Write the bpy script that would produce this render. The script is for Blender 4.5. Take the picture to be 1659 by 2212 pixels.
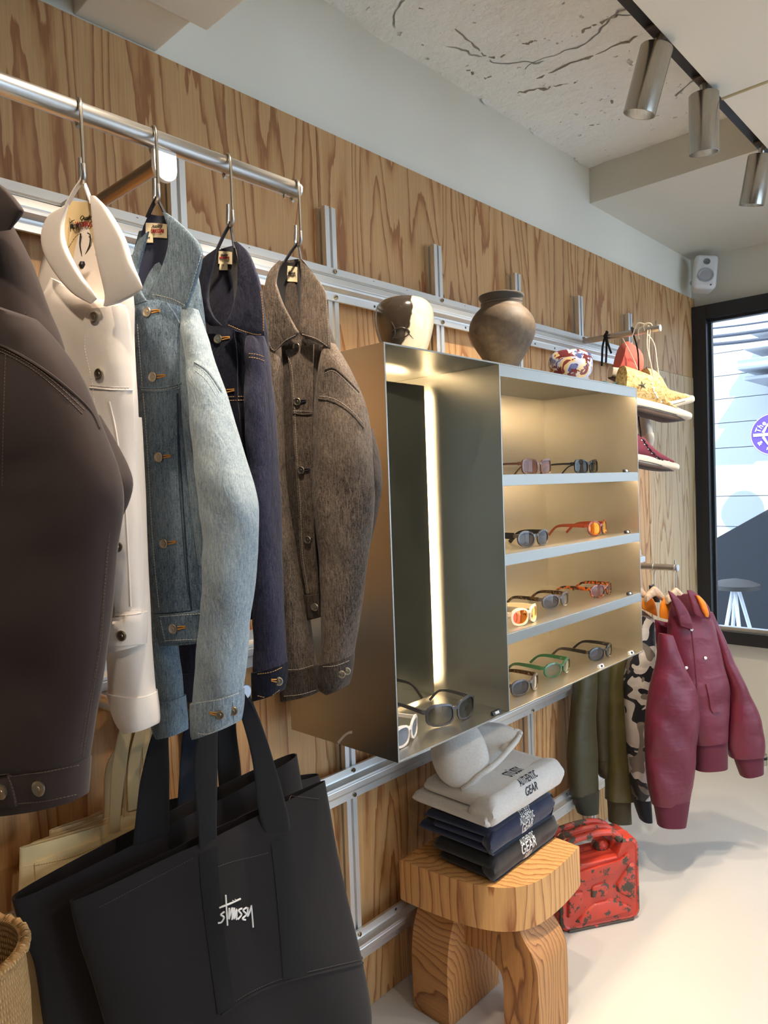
import bpy, bmesh, math, random
import numpy as np
from mathutils import Vector, Matrix

# ------------------------------------------------------------------ scene, camera, world, light
for o in list(bpy.data.objects): bpy.data.objects.remove(o)
SC = bpy.context.scene
COL = SC.collection
random.seed(7); RNG = np.random.default_rng(7)

IMG_W, IMG_H, FPX = 1659.0, 2212.0, 1553.27
CAM_POS = np.array([1.5, 0.0, 1.545])
YAW, PITCH, ROLL = [math.radians(a) for a in (43.04929, 1.91525, -2.01404)]
def _cam_rows():
    cy, sy = math.cos(YAW), math.sin(YAW)
    m = np.array([[cy, sy, 0], [0, 0, -1.0], [-sy, cy, 0]])
    cp, sp = math.cos(PITCH), math.sin(PITCH)
    p = np.array([[1, 0, 0], [0, cp, -sp], [0, sp, cp]])
    cr, sr = math.cos(ROLL), math.sin(ROLL)
    q = np.array([[cr, -sr, 0], [sr, cr, 0], [0, 0, 1]])
    return q @ p @ m
CR = _cam_rows()                                   # rows: right, down, forward
cam_data = bpy.data.cameras.new('camera')
cam_data.sensor_fit = 'VERTICAL'; cam_data.sensor_height = 24.0; cam_data.sensor_width = 18.0
cam_data.lens = FPX / IMG_H * 24.0
cam_data.clip_start = 0.02; cam_data.clip_end = 100
cam = bpy.data.objects.new('camera', cam_data); COL.objects.link(cam)
mw = Matrix.Identity(4)
for i in range(3):
    mw[i][0] = CR[0][i]; mw[i][1] = -CR[1][i]; mw[i][2] = -CR[2][i]; mw[i][3] = CAM_POS[i]
cam.matrix_world = mw
SC.camera = cam

SC.view_settings.view_transform = 'Standard'
SC.view_settings.look = 'None'
SC.view_settings.gamma = 1.0
SC.view_settings.use_curve_mapping = False
SC.view_settings.exposure = 0.80

world = bpy.data.worlds.new('sky'); SC.world = world
world.use_nodes = True
_w = world.node_tree; _bg = _w.nodes['Background']
_bg.inputs[0].default_value = (0.64, 0.79, 1.0, 1); _bg.inputs[1].default_value = 3.1

sun_d = bpy.data.lights.new('sun', 'SUN'); sun_d.energy = 3.4; sun_d.angle = 0.01; sun_d.color = (1.0, 0.96, 0.9)
sun = bpy.data.objects.new('sun', sun_d); COL.objects.link(sun)
sun.rotation_euler = Vector((-0.42, 0.62, -0.62)).to_track_quat('-Z', 'Y').to_euler()

# ------------------------------------------------------------------ pixel <-> place helpers
def ray(px, py):
    return CR.T @ np.array([(px - IMG_W / 2) / FPX, (py - IMG_H / 2) / FPX, 1.0])
def at(px, py, axis, val):
    """point seen at a pixel on the plane x / y / z = val"""
    d = ray(px, py); t = (val - CAM_POS[axis]) / d[axis]
    return CAM_POS + t * d
class Plane:
    """upright plane through P0; ang = 0 faces -y, 90 faces +x (degrees)"""
    def __init__(s, P0, ang, tilt=0.0):
        a = math.radians(ang); s.o = np.array(P0, float)
        s.n = np.array([math.sin(a), -math.cos(a), 0.0]); s.u = np.array([math.cos(a), math.sin(a), 0.0])
        s.w = np.array([0, 0, 1.0])
        if tilt:
            c, t = math.cos(math.radians(tilt)), math.sin(math.radians(tilt))
            n2 = s.n * c + s.w * t; s.w = s.w * c - s.n * t; s.n = n2
    def P(s, px, py, d=0.0):
        r = ray(px, py); t = np.dot(s.o + s.n * d - CAM_POS, s.n) / np.dot(r, s.n)
        return CAM_POS + t * r

# ------------------------------------------------------------------ objects and properties
def tag(o, label=None, cat=None, group=None, kind=None):
    if label: o['label'] = label
    if cat: o['category'] = cat
    if group: o['group'] = group
    if kind: o['kind'] = kind
    return o
def empty(name, loc, label=None, cat=None, group=None, kind=None):
    o = bpy.data.objects.new(name, None); COL.objects.link(o); o.location = Vector(loc); o.empty_display_size = 0.05
    return tag(o, label, cat, group, kind)
LOCAL = False                                      # True while a thing is modelled around its own origin
def put(name, me, mat=None, parent=None, smooth=False):
    if mat is not None:
        me.materials.clear()
        for m_ in (mat if isinstance(mat, (list, tuple)) else [mat]): me.materials.append(m_)
    o = bpy.data.objects.new(name, me); COL.objects.link(o)
    if parent is not None:
        o.parent = parent
        if not LOCAL: o.matrix_parent_inverse = Matrix.Translation(-_wloc(parent))
    if smooth:
        me.polygons.foreach_set('use_smooth', [True] * len(me.polygons)); me.update()
    return o
def _wloc(o):
    return o.location.copy() if o.parent is None else Vector((0, 0, 0))
def copy_tree(o, parent=None, names=None):
    c = o.copy(); COL.objects.link(c); c.parent = parent
    if parent is not None: c.matrix_parent_inverse = o.matrix_parent_inverse.copy()
    for ch in list(o.children): copy_tree(ch, c)
    return c

# ------------------------------------------------------------------ mesh builders
def mesh(name, v, f, smooth=False):
    me = bpy.data.meshes.new(name); me.from_pydata([tuple(map(float, p)) for p in v], [], f); me.validate(); me.update()
    if smooth: me.polygons.foreach_set('use_smooth', [True] * len(me.polygons))
    return me
def fix_normals(me):
    bm = bmesh.new(); bm.from_mesh(me); bmesh.ops.recalc_face_normals(bm, faces=bm.faces); bm.to_mesh(me); bm.free(); me.update()
    return me
def bm_mesh(name, bm, smooth=False):
    me = bpy.data.meshes.new(name); bmesh.ops.recalc_face_normals(bm, faces=bm.faces); bm.to_mesh(me); bm.free()
    if smooth: me.polygons.foreach_set('use_smooth', [True] * len(me.polygons))
    return me
def shade_auto(o, ang=40):
    me = o.data
    me.polygons.foreach_set('use_smooth', [True] * len(me.polygons))
    bm = bmesh.new(); bm.from_mesh(me)
    lim = math.radians(ang)
    for e in bm.edges:
        if len(e.link_faces) == 2 and e.calc_face_angle(0) > lim: e.smooth = False
    bm.to_mesh(me); bm.free()
    return o
def box_bm(bm, lo, hi, bev=0.0):
    lo = Vector(lo); hi = Vector(hi)
    r = bmesh.ops.create_cube(bm, size=1.0)
    for v in r['verts']: v.co = Vector(((lo[i] + hi[i]) / 2 + v.co[i] * (hi[i] - lo[i])) for i in range(3))
    if bev:
        es = list({e for v in r['verts'] for e in v.link_edges})
        bmesh.ops.bevel(bm, geom=es, offset=bev, segments=2, affect='EDGES', profile=0.5)
    return bm
def box(name, lo, hi, mat, parent=None, bev=0.0):
    bm = bmesh.new(); box_bm(bm, lo, hi, bev)
    return put(name, bm_mesh(name, bm), mat, parent)
def boxes(name, lst, mat, parent=None, bev=0.0):
    bm = bmesh.new()
    for lo, hi in lst: box_bm(bm, lo, hi, bev)
    return put(name, bm_mesh(name, bm), mat, parent)
def prism(name, poly, axis, a, b, mat, parent=None, bev=0.0):
    """polygon in the two other axes (cyclic order x,y,z) extruded along axis from a to b"""
    bm = bmesh.new()
    def mk(p, t):
        c = [0, 0, 0]; c[axis] = t; c[(axis + 1) % 3] = p[0]; c[(axis + 2) % 3] = p[1]
        return bm.verts.new(c)
    A = [mk(p, a) for p in poly]; B = [mk(p, b) for p in poly]
    n = len(poly)
    bm.faces.new(A); bm.faces.new(B)
    for i in range(n): bm.faces.new((A[i], A[(i + 1) % n], B[(i + 1) % n], B[i]))
    if bev: bmesh.ops.bevel(bm, geom=list(bm.edges), offset=bev, segments=2, affect='EDGES', profile=0.5)
    me = bm_mesh(name, bm)
    return put(name, me, mat, parent)
def basis(d):
    d = np.array(d, float); d /= np.linalg.norm(d)
    h = np.array([0, 0, 1.0]) if abs(d[2]) < 0.9 else np.array([1.0, 0, 0])
    a = np.cross(d, h); a /= np.linalg.norm(a); b = np.cross(d, a)
    return a, b
def crom(P, n):
    """Catmull-Rom resample of an array of rows to n rows"""
    P = np.array(P, float); m = len(P)
    if m == 2: return P[0] + (P[1] - P[0]) * np.linspace(0, 1, n)[:, None]
    t = np.linspace(0, m - 1, n); out = np.zeros((n, P.shape[1]))
    for i, x in enumerate(t):
        k = min(int(x), m - 2); f = x - k
        p0 = P[max(k - 1, 0)]; p1 = P[k]; p2 = P[k + 1]; p3 = P[min(k + 2, m - 1)]
        out[i] = 0.5 * (2 * p1 + (p2 - p0) * f + (2 * p0 - 5 * p1 + 4 * p2 - p3) * f * f + (3 * p1 - p0 - 3 * p2 + p3) * f ** 3)
    return out
def tube_v(path, r, seg=8, cap=True, closed=False):
    path = np.array(path, float); n = len(path)
    rr = np.broadcast_to(np.array(r, float), (n,)) if np.ndim(r) < 2 else r
    V = []; F = []
    tan = np.zeros_like(path)
    if closed: tan = np.roll(path, -1, 0) - np.roll(path, 1, 0)
    else:
        tan[1:-1] = path[2:] - path[:-2]; tan[0] = path[1] - path[0]; tan[-1] = path[-1] - path[-2]
    a, b = basis(tan[0])
    for i in range(n):
        t = tan[i] / (np.linalg.norm(tan[i]) + 1e-12)
        a = a - t * np.dot(a, t); a /= np.linalg.norm(a) + 1e-12; b = np.cross(t, a)
        for k in range(seg):
            th = 2 * math.pi * k / seg
            V.append(path[i] + (a * math.cos(th) + b * math.sin(th)) * rr[i])
    m = n if closed else n - 1
    for i in range(m):
        j = (i + 1) % n
        for k in range(seg):
            F.append((i * seg + k, i * seg + (k + 1) % seg, j * seg + (k + 1) % seg, j * seg + k))
    if cap and not closed:
        F.append(tuple(range(seg))[::-1]); F.append(tuple((n - 1) * seg + k for k in range(seg)))
    return V, F
def tube(name, path, r, mat, parent=None, seg=8, closed=False):
    v, f = tube_v(path, r, seg, True, closed)
    o = put(name, fix_normals(mesh(name, v, f)), mat, parent); return shade_auto(o, 50)
def tubes(name, paths, r, mat, parent=None, seg=6):
    V = []; F = []
    for p in paths:
        v, f = tube_v(p, r, seg); k = len(V); V += v; F += [tuple(i + k for i in q) for q in f]
    return shade_auto(put(name, fix_normals(mesh(name, V, F)), mat, parent), 50)
def ribbon_v(path, side, w, t):
    """flat band: path points, side vectors (unit), width, thickness"""
    path = np.array(path, float); n = len(path); V = []; F = []
    side = np.broadcast_to(np.array(side, float), (n, 3))
    w = np.broadcast_to(np.array(w, float), (n,))
    for i in range(n):
        tg = path[min(i + 1, n - 1)] - path[max(i - 1, 0)]; tg = tg / np.linalg.norm(tg)
        s = side[i] - tg * np.dot(side[i], tg); s /= np.linalg.norm(s); nn = np.cross(tg, s)
        for a, b in ((-1, -1), (1, -1), (1, 1), (-1, 1)): V.append(path[i] + s * a * w[i] / 2 + nn * b * t / 2)
    for i in range(n - 1):
        for k in range(4): F.append((i * 4 + k, i * 4 + (k + 1) % 4, i * 4 + 4 + (k + 1) % 4, i * 4 + 4 + k))
    F.append((3, 2, 1, 0)); F.append(tuple((n - 1) * 4 + k for k in range(4)))
    return V, F
def ribbon(name, path, side, w, t, mat, parent=None, n=0):
    if n: path = crom(path, n)
    v, f = ribbon_v(path, side, w, t)
    return shade_auto(put(name, fix_normals(mesh(name, v, f)), mat, parent), 40)
def lathe_v(prof, seg=32):
    V = []; F = []; n = len(prof)
    for r, z in prof:
        for k in range(seg):
            a = 2 * math.pi * k / seg; V.append((r * math.cos(a), r * math.sin(a), z))
    for i in range(n - 1):
        for k in range(seg):
            F.append((i * seg + k, i * seg + (k + 1) % seg, (i + 1) * seg + (k + 1) % seg, (i + 1) * seg + k))
    F.append(tuple(range(seg))[::-1]); F.append(tuple((n - 1) * seg + k for k in range(seg)))
    return V, F
def orient(V, origin, axis):
    a, b = basis(axis); d = np.array(axis, float) / np.linalg.norm(axis); o = np.array(origin, float)
    return [o + a * p[0] + b * p[1] + d * p[2] for p in V]
def lathe(name, prof, origin, mat, parent=None, axis=(0, 0, 1), seg=32, ang=40):
    v, f = lathe_v(prof, seg); v = orient(v, origin, axis)
    return shade_auto(put(name, fix_normals(mesh(name, v, f)), mat, parent), ang)

def wrinkle_fn(seed, amp, fu=18, fw=7, n=5):
    r = np.random.default_rng(seed); K = [(r.normal(0, fu), r.normal(0, fw), r.uniform(0, 6.3), r.uniform(.4, 1)) for _ in range(n)]
    s = sum(k[3] for k in K)
    def f(u, w):
        q = [math.sin(k[0] * u + k[1] * w + k[2]) for k in K]
        return amp * (sum(k[3] * x for k, x in zip(K, q)) / s * 1.2 + sum(k[3] * (.55 - abs(x) ** .7) for k, x in zip(K, q[::-1])) / s * 1.1)
    return f
def loft_v(rows, pl, n=24, seg=24, t=0.03, d=0.0, sq=0.75, wr=None, cap=True, tprof=None):
    """closed garment tube: each row gives left and right pixel edges (xl,yl,xr,yr) on an upright plane; t = half depth"""
    R = crom([list(r[:4]) + [r[4] if len(r) > 4 else t, r[5] if len(r) > 5 else d] for r in rows], n)
    V = []; F = []
    for i, (xl, yl, xr, yr, tt, dd) in enumerate(R):
        L = pl.P(xl, yl, dd); Rr = pl.P(xr, yr, dd); c = (L + Rr) / 2; h = (Rr - L) / 2
        for k in range(seg):
            a = 2 * math.pi * k / seg; ca, sa = math.cos(a), math.sin(a)
            x = math.copysign(abs(ca) ** sq, ca); y = math.copysign(abs(sa) ** sq, sa)
            p = c + h * x
            dep = tt * y
            if wr is not None:
                q = p - pl.o; w_ = wr(float(np.dot(q, pl.u)), float(p[2]))
                dep += w_ * (1 if y >= 0 else -.6) * min(1, abs(y) * 1.5)
            V.append(p + pl.n * dep)
    for i in range(n - 1):
        for k in range(seg):
            F.append((i * seg + k, i * seg + (k + 1) % seg, (i + 1) * seg + (k + 1) % seg, (i + 1) * seg + k))
    if cap:
        F.append(tuple(range(seg))[::-1]); F.append(tuple((n - 1) * seg + k for k in range(seg)))
    return V, F
def loft(name, rows, pl, mat, parent=None, ang=60, **kw):
    if name == 'collar': rows = [tuple(q[:4]) + (q[4] * .55,) + tuple(q[5:]) for q in rows]; kw['sq'] = .42
    v, f = loft_v(rows, pl, **kw)
    return shade_auto(put(name, fix_normals(mesh(name, v, f)), mat, parent), ang)
def sheet(name, rows, pl, mat, parent=None, d=0.0, thick=0.003, n=20, m=10, bulge=0.0, wr=None, dL=0.0, dR=0.0, ang=60, rowd=None):
    """curved cloth panel with real thickness between left and right pixel edges"""
    R = crom([list(r[:4]) for r in rows], n)
    if rowd is not None: D = crom([[x] for x in rowd], n)[:, 0]
    else: D = np.full(n, d)
    V = []; F = []
    for side in (0, 1):
        for i, (xl, yl, xr, yr) in enumerate(R):
            for k in range(m):
                s = k / (m - 1); dd = D[i] + bulge * (1 - (2 * s - 1) ** 2) + dL * (1 - s) ** 2 + dR * s ** 2
                p = pl.P(xl + (xr - xl) * s, yl + (yr - yl) * s, D[i])
                if wr is not None:
                    q = p - pl.o; dd += wr(float(np.dot(q, pl.u)), float(p[2]))
                V.append(p + pl.n * (dd - D[i] - side * thick))
    N = n * m
    for i in range(n - 1):
        for k in range(m - 1):
            a = i * m + k; F.append((a, a + 1, a + m + 1, a + m)); b = a + N; F.append((b, b + m, b + m + 1, b + 1))
    for i in range(n - 1):
        for k in (0, m - 1):
            a = i * m + k; F.append((a, a + m, a + m + N, a + N))
    for k in range(m - 1):
        for i in (0, n - 1):
            a = i * m + k; F.append((a, a + 1, a + 1 + N, a + N))
    return shade_auto(put(name, fix_normals(mesh(name, V, F)), mat, parent), ang)
def text_mesh(txt, size, extrude=0.0004, sx=1.0, bold=0.0, shear=0.0):
    cu = bpy.data.curves.new('txt', 'FONT'); cu.body = txt; cu.size = size; cu.extrude = extrude; cu.align_x = 'CENTER'; cu.align_y = 'CENTER'
    cu.offset = bold; cu.shear = shear; cu.resolution_u = 3
    o = bpy.data.objects.new('txt', cu); COL.objects.link(o)
    bpy.context.view_layer.update()
    me = bpy.data.meshes.new_from_object(o.evaluated_get(bpy.context.evaluated_depsgraph_get()))
    bpy.data.objects.remove(o); bpy.data.curves.remove(cu)
    for v in me.vertices: v.co.x *= sx
    return me
def text_on(name, txt, size, origin, right, up, mat, parent=None, sx=1.0, bold=0.0, shear=0.0, extrude=0.0004):
    me = text_mesh(txt, size, extrude, sx, bold, shear)
    r = Vector(right).normalized(); u = Vector(up); u = (u - r * u.dot(r)).normalized(); n = r.cross(u); o = Vector(origin)
    for v in me.vertices: v.co = o + r * v.co.x + u * v.co.y + n * v.co.z
    return put(name, me, mat, parent)

# ------------------------------------------------------------------ materials
class NT:
    def __init__(s, name):
        s.m = bpy.data.materials.new(name); s.m.use_nodes = True; s.t = s.m.node_tree
        s.b = s.t.nodes['Principled BSDF']
    def add(s, typ, props=None, **inp):
        n = s.t.nodes.new('ShaderNode' + typ)
        for k, v in (props or {}).items(): setattr(n, k, v)
        for k, v in inp.items():
            key = int(k[1:]) if k[0] == 'i' and k[1:].isdigit() else k.replace('_', ' ')
            s.set(n.inputs[key], v)
        return n
    def set(s, sock, v):
        if isinstance(v, bpy.types.NodeSocket): s.t.links.new(v, sock)
        elif isinstance(v, bpy.types.Node): s.t.links.new(v.outputs[0], sock)
        elif isinstance(v, (tuple, list)) and len(v) == 3 and sock.type == 'RGBA': sock.default_value = (*v, 1)
        else: sock.default_value = v
    def P(s, **kw):
        for k, v in kw.items(): s.set(s.b.inputs[k.replace('_', ' ')], v)
        return s
    def coord(s, scale=(1, 1, 1), rot=(0, 0, 0), rand=False, loc=(0, 0, 0)):
        c = s.add('TexCoord').outputs['Object']
        if rand:
            oi = s.add('ObjectInfo'); mm = s.add('Math', {'operation': 'MULTIPLY'}, i0=oi.outputs['Random'], i1=37.0)
            c = s.add('VectorMath', {'operation': 'ADD'}, i0=c, i1=mm.outputs[0]).outputs[0]
        return s.add('Mapping', Vector=c, Scale=scale, Rotation=rot, Location=loc).outputs[0]
    def noise(s, vec, scale=5, detail=3, rough=0.5, dist=0.0):
        return s.add('TexNoise', Vector=vec, Scale=scale, Detail=detail, Roughness=rough, Distortion=dist).outputs[0]
    def ramp(s, fac, stops, interp='LINEAR'):
        n = s.add('ValToRGB', Fac=fac); r = n.color_ramp; r.interpolation = interp
        while len(r.elements) < len(stops): r.elements.new(0.5)
        for e, (p, c) in zip(r.elements, stops):
            e.position = p; e.color = (*c, 1) if not np.isscalar(c) else (c, c, c, 1)
        return n.outputs[0]
    def math(s, op, a, b=0.0, c=None):
        n = s.add('Math', {'operation': op}, i0=a, i1=b)
        if c is not None: s.set(n.inputs[2], c)
        return n.outputs[0]
    def mix(s, f, a, b, mode='MIX'):
        n = s.add('MixRGB', {'blend_type': mode}, Fac=f, Color1=a, Color2=b); return n.outputs[0]
    def bump(s, h, strength=0.3, dist=0.002, normal=None):
        n = s.add('Bump', Strength=strength, Distance=dist, Height=h)
        if normal is not None: s.set(n.inputs['Normal'], normal)
        s.set(s.b.inputs['Normal'], n.outputs[0]); return n.outputs[0]
def lin(r, g, b):
    f = lambda c: (c / 255 / 12.92) if c / 255 <= 0.04045 else ((c / 255 + 0.055) / 1.055) ** 2.4
    return (f(r), f(g), f(b))
def plain(name, col, rough=0.6, metal=0.0, **kw):
    n = NT(name); n.P(Base_Color=col, Roughness=rough, Metallic=metal, **kw); return n.m

def mat_plywood(name, light, mid, dark, sy=5.6, sz=0.66, k=16.0):
    n = NT(name); c = n.coord((1.0, sy, sz), rand=True)
    h = n.noise(c, 0.9, 1.6, 0.42, 0.35)
    edge = n.noise(n.coord((1, 60, 9), rand=True), 1.0, 2, 0.6)
    h2 = n.math('MULTIPLY_ADD', edge, 0.035, h)
    f = n.math('FRACT', n.math('MULTIPLY', h2, k))
    rings = n.ramp(f, [(0.0, light), (0.46, light), (0.72, mid), (0.88, dark), (0.96, dark), (1.0, light)])
    fib = n.noise(n.coord((1, 260, 5), rand=True), 1.0, 3, 0.6)
    fibc = n.ramp(fib, [(0.25, 0.80), (0.75, 1.08)])
    big = n.ramp(n.noise(n.coord((1, 1.5, .7), rand=True), 1.3, 2), [(0.3, (0.90, 0.88, 0.84)), (0.7, (1.06, 1.05, 1.04))])
    col = n.mix(1.0, rings, fibc, 'MULTIPLY'); col = n.mix(1.0, col, big, 'MULTIPLY')
    n.P(Base_Color=col, Roughness=0.55); n.bump(fib, 0.12, 0.0006)
    return n.m
def mat_solidwood(name, light, dark, axis='z', k=42.0, sc=1.0):
    """solid pine block: growth rings around a distorted axis"""
    n = NT(name)
    c = n.add('TexCoord').outputs['Object']
    wob = n.noise(n.add('Mapping', Vector=c, Scale=(5, 5, 1.1) if axis == 'z' else (2.2, 4, 4)).outputs[0], 1.6, 2, 0.5)
    off = n.add('Mapping', Vector=c, Location=(-0.62, -1.2, 0.0) if axis == 'z' else (0, -1.30, -0.02)).outputs[0]
    sep = n.add('SeparateXYZ', Vector=off)
    a, b = (sep.outputs[0], sep.outputs[1]) if axis == 'z' else (sep.outputs[1], sep.outputs[2])
    r = n.math('SQRT', n.math('ADD', n.math('MULTIPLY', a, a), n.math('MULTIPLY', b, b)))
    r = n.math('MULTIPLY_ADD', wob, 0.10, r)
    jag = n.noise(n.add('Mapping', Vector=c, Scale=(90, 90, 14) if axis == 'z' else (14, 90, 90)).outputs[0], 1, 2)
    r = n.math('MULTIPLY_ADD', jag, 0.004, r)
    f = n.math('FRACT', n.math('MULTIPLY', r, k))
    col = n.ramp(f, [(0.0, light), (0.45, light), (0.80, [l * .62 + d * .38 for l, d in zip(light, dark)]), (0.93, dark), (1.0, light)])
    fib = n.noise(n.add('Mapping', Vector=c, Scale=(220, 220, 8) if axis == 'z' else (8, 220, 220)).outputs[0], 1, 3)
    col = n.mix(1.0, col, n.ramp(fib, [(0.3, 0.86), (0.7, 1.06)]), 'MULTIPLY')
    n.P(Base_Color=col, Roughness=0.5); n.bump(fib, 0.1, 0.0006)
    return n.m
def mat_brushed(name, col, rough=0.32, scale=(2, 2, 300), var=0.12, metal=1.0, bump=True):
    n = NT(name); h = n.noise(n.coord(scale), 1.0, 3, 0.6)
    n.P(Base_Color=n.mix(1.0, col, n.ramp(h, [(0.3, 1 - var), (0.7, 1 + var * .4)]), 'MULTIPLY'), Metallic=metal,
        Roughness=n.math('MULTIPLY_ADD', h, 0.06, rough - 0.03))
    if bump: n.bump(h, 0.012, 0.0002)
    return n.m
def mat_denim(name, dark, light, wear=0.5, twill=1500, rough=0.92, mott=0.5, slub=0.35):
    n = NT(name); c = n.coord()
    weft = n.noise(n.coord((520, 520, 60)), 1.0, 3, 0.7)
    mot = n.noise(n.coord((1, 1, .6)), 9, 5, 0.6); fine = n.noise(c, 420, 2, 0.7)
    f = n.math('MULTIPLY_ADD', mot, mott * 1.2, n.math('MULTIPLY_ADD', weft, slub * 2.2, n.math('MULTIPLY', fine, 0.55)))
    lo = 0.5 * (mott * 1.2 + slub * 2.2 + .55)
    f = n.math('MULTIPLY_ADD', n.math('SUBTRACT', f, lo), 2.0, wear)
    col = n.ramp(f, [(0.0, dark), (1.0, light)])
    tw = n.add('TexWave', {'bands_direction': 'DIAGONAL'}, Vector=c, Scale=twill / 6.0, Distortion=1.2, Detail=1.0).outputs[1]
    col = n.mix(0.22, col, n.mix(1.0, col, tw, 'MULTIPLY'))
    n.P(Base_Color=col, Roughness=rough, Sheen_Weight=0.06, Specular_IOR_Level=0.2)
    cr = n.noise(n.coord((34, 34, 16)), 1.0, 4, .55, .8)
    n.bump(n.math('ADD', n.math('MULTIPLY', cr, 1.5), n.math('MULTIPLY', weft, 0.16)), 0.5, 0.006)
    return n.m
def mat_cloth(name, col, rough=0.9, var=0.10, bumpn=140, bs=0.25, sheen=0.15, fold=14):
    n = NT(name); c = n.coord()
    f = n.noise(c, 7, 3, .5); fi = n.noise(c, bumpn * 3, 2, .6)
    k = n.math('MULTIPLY_ADD', fi, 0.5, n.math('MULTIPLY', f, 0.5))
    n.P(Base_Color=n.mix(1.0, col, n.ramp(k, [(0.25, 1 - var), (0.75, 1 + var)]), 'MULTIPLY'), Roughness=rough, Sheen_Weight=sheen, Specular_IOR_Level=0.25)
    n.bump(n.math('ADD', n.noise(c, fold, 3, .5), n.math('MULTIPLY', n.noise(c, bumpn * 6, 1), 0.06)), bs, 0.006)
    return n.m
def mat_nylon(name, col, rough=0.38, fold=26, bs=0.6, colvar=None):
    n = NT(name); c = n.coord((1, 1, 1)); 
    w1 = n.noise(n.coord((10, 10, 20)), 1.0, 2, 0.45, .5); w2 = n.noise(c, fold, 2, .5, .3)
    base = col if colvar is None else colvar(n, c)
    n.P(Base_Color=base, Roughness=rough, Sheen_Weight=0.05, Specular_IOR_Level=0.45)
    n.bump(n.math('ADD', w1, n.math('MULTIPLY', w2, 0.5)), bs, 0.010)
    return n.m

MAT = {}
MAT['ply'] = mat_plywood('plywood_fir', lin(203, 160, 108), lin(192, 144, 92), lin(160, 106, 62))
MAT['ply_daylit'] = mat_plywood('plywood_daylit', lin(206, 178, 138), lin(195, 163, 120), lin(165, 128, 86), 6.2, .8, 14.0)  # same plywood, with the window daylight put into a paler colour
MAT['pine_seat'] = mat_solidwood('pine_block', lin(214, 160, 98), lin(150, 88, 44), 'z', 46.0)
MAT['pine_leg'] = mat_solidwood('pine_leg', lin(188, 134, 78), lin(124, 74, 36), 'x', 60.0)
def mat_wall(name, col, rough=0.75, bs=0.08):
    n = NT(name); c = n.coord(); h = n.noise(c, 60, 4, .6); g = n.noise(c, 1.3, 2)
    n.P(Base_Color=n.mix(1.0, col, n.ramp(g, [(0.3, .96), (0.7, 1.02)]), 'MULTIPLY'), Roughness=rough); n.bump(h, bs, 0.003); return n.m
MAT['paint'] = mat_wall('wall_paint', lin(236, 231, 214))
MAT['paint_end'] = mat_wall('end_wall_paint', lin(218, 212, 196))
MAT['panel'] = mat_wall('ceiling_board_paint', lin(238, 230, 212))
def mat_rough_ceiling():
    n = NT('rough_plaster'); c = n.coord()
    big = n.noise(c, 2.2, 5, .6, .4); mid = n.noise(c, 14, 5, .65); vor = n.add('TexVoronoi', {'feature': 'DISTANCE_TO_EDGE'}, Vector=n.add('VectorMath', {'operation': 'ADD'}, i0=c, i1=n.add('VectorMath', {'operation': 'SCALE'}, i0=n.add('TexNoise', Vector=c, Scale=4.0, Detail=3.0).outputs[1], Scale=0.25).outputs[0]).outputs[0], Scale=1.7).outputs[0]
    crack = n.ramp(vor, [(0.0, 0.0), (0.006, 1.0)])
    msk = n.ramp(n.noise(c, 3.6, 3), [(0.61, 1.0), (0.64, 0.0)])
    ck = n.math('MAXIMUM', crack, msk)
    pit = n.ramp(n.noise(c, 33, 2, .5), [(0.24, 0.0), (0.31, 1.0)])
    h = n.math('ADD', n.math('MULTIPLY', big, 2.0), n.math('ADD', n.math('MULTIPLY', mid, 1.1), n.math('ADD', ck, n.math('MULTIPLY', pit, 0.5))))
    col = n.mix(ck, lin(170, 160, 140), lin(240, 236, 226)); col = n.mix(pit, lin(206, 198, 182), col)
    n.P(Base_Color=col, Roughness=0.85); n.bump(h, 0.9, 0.02); return n.m
MAT['rough'] = mat_rough_ceiling()
def mat_floor():
    n = NT('floor_epoxy'); c = n.coord(); h = n.noise(c, 45, 4, .6); g = n.noise(c, 1.1, 3)
    n.P(Base_Color=n.mix(1.0, lin(200, 197, 191), n.ramp(g, [(0.3, .95), (0.7, 1.03)]), 'MULTIPLY'), Roughness=n.ramp(n.noise(c, 5, 4), [(0.3, .30), (0.7, .42)]), Specular_IOR_Level=0.5)
    n.bump(h, 0.05, 0.002); return n.m
MAT['floor'] = mat_floor()
MAT['alu'] = mat_brushed('anodised_aluminium', lin(228, 227, 223), 0.46, (2, 3, 3), 0.05)
MAT['alu_v'] = mat_brushed('anodised_aluminium_upright', lin(228, 227, 223), 0.46, (3, 3, 2), 0.05)
MAT['slot'] = plain('slot_dark', lin(70, 68, 62), 0.5, 0.6)
MAT['steel'] = mat_brushed('stainless_sheet', lin(180, 178, 170), 0.34, (3, 3, 9), 0.03, 1.0, False)
MAT['steel_rod'] = mat_brushed('satin_steel_rod', lin(200, 196, 190), 0.30, (300, 4, 300), 0.10)
MAT['steel_hook'] = plain('polished_hook_steel', lin(190, 182, 168), 0.22, 1.0)
MAT['mirror'] = plain('mirror_glass', lin(196, 198, 186), 0.03, 1.0)
MAT['black_metal'] = plain('black_powder_coat', lin(30, 32, 36), 0.45, 0.0)
MAT['white_plastic'] = plain('white_plastic', lin(228, 228, 226), 0.4)
MAT['black_plastic'] = plain('black_plastic', lin(18, 18, 18), 0.4)
MAT['tag_grey'] = plain('silver_tag', lin(190, 196, 204), 0.3, 0.5)
MAT['button'] = plain('button_nickel', lin(186, 176, 158), 0.32, 1.0)
MAT['lamp_body'] = mat_brushed('lamp_brushed_aluminium', lin(178, 172, 162), 0.24, (260, 260, 4), 0.10)
def emit(name, col, s):
    n = NT(name); n.P(Base_Color=(0, 0, 0), Emission_Color=col, Emission_Strength=s); return n.m
MAT['led'] = emit('warm_led_strip', (1.0, 0.70, 0.40), 60.0)
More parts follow.
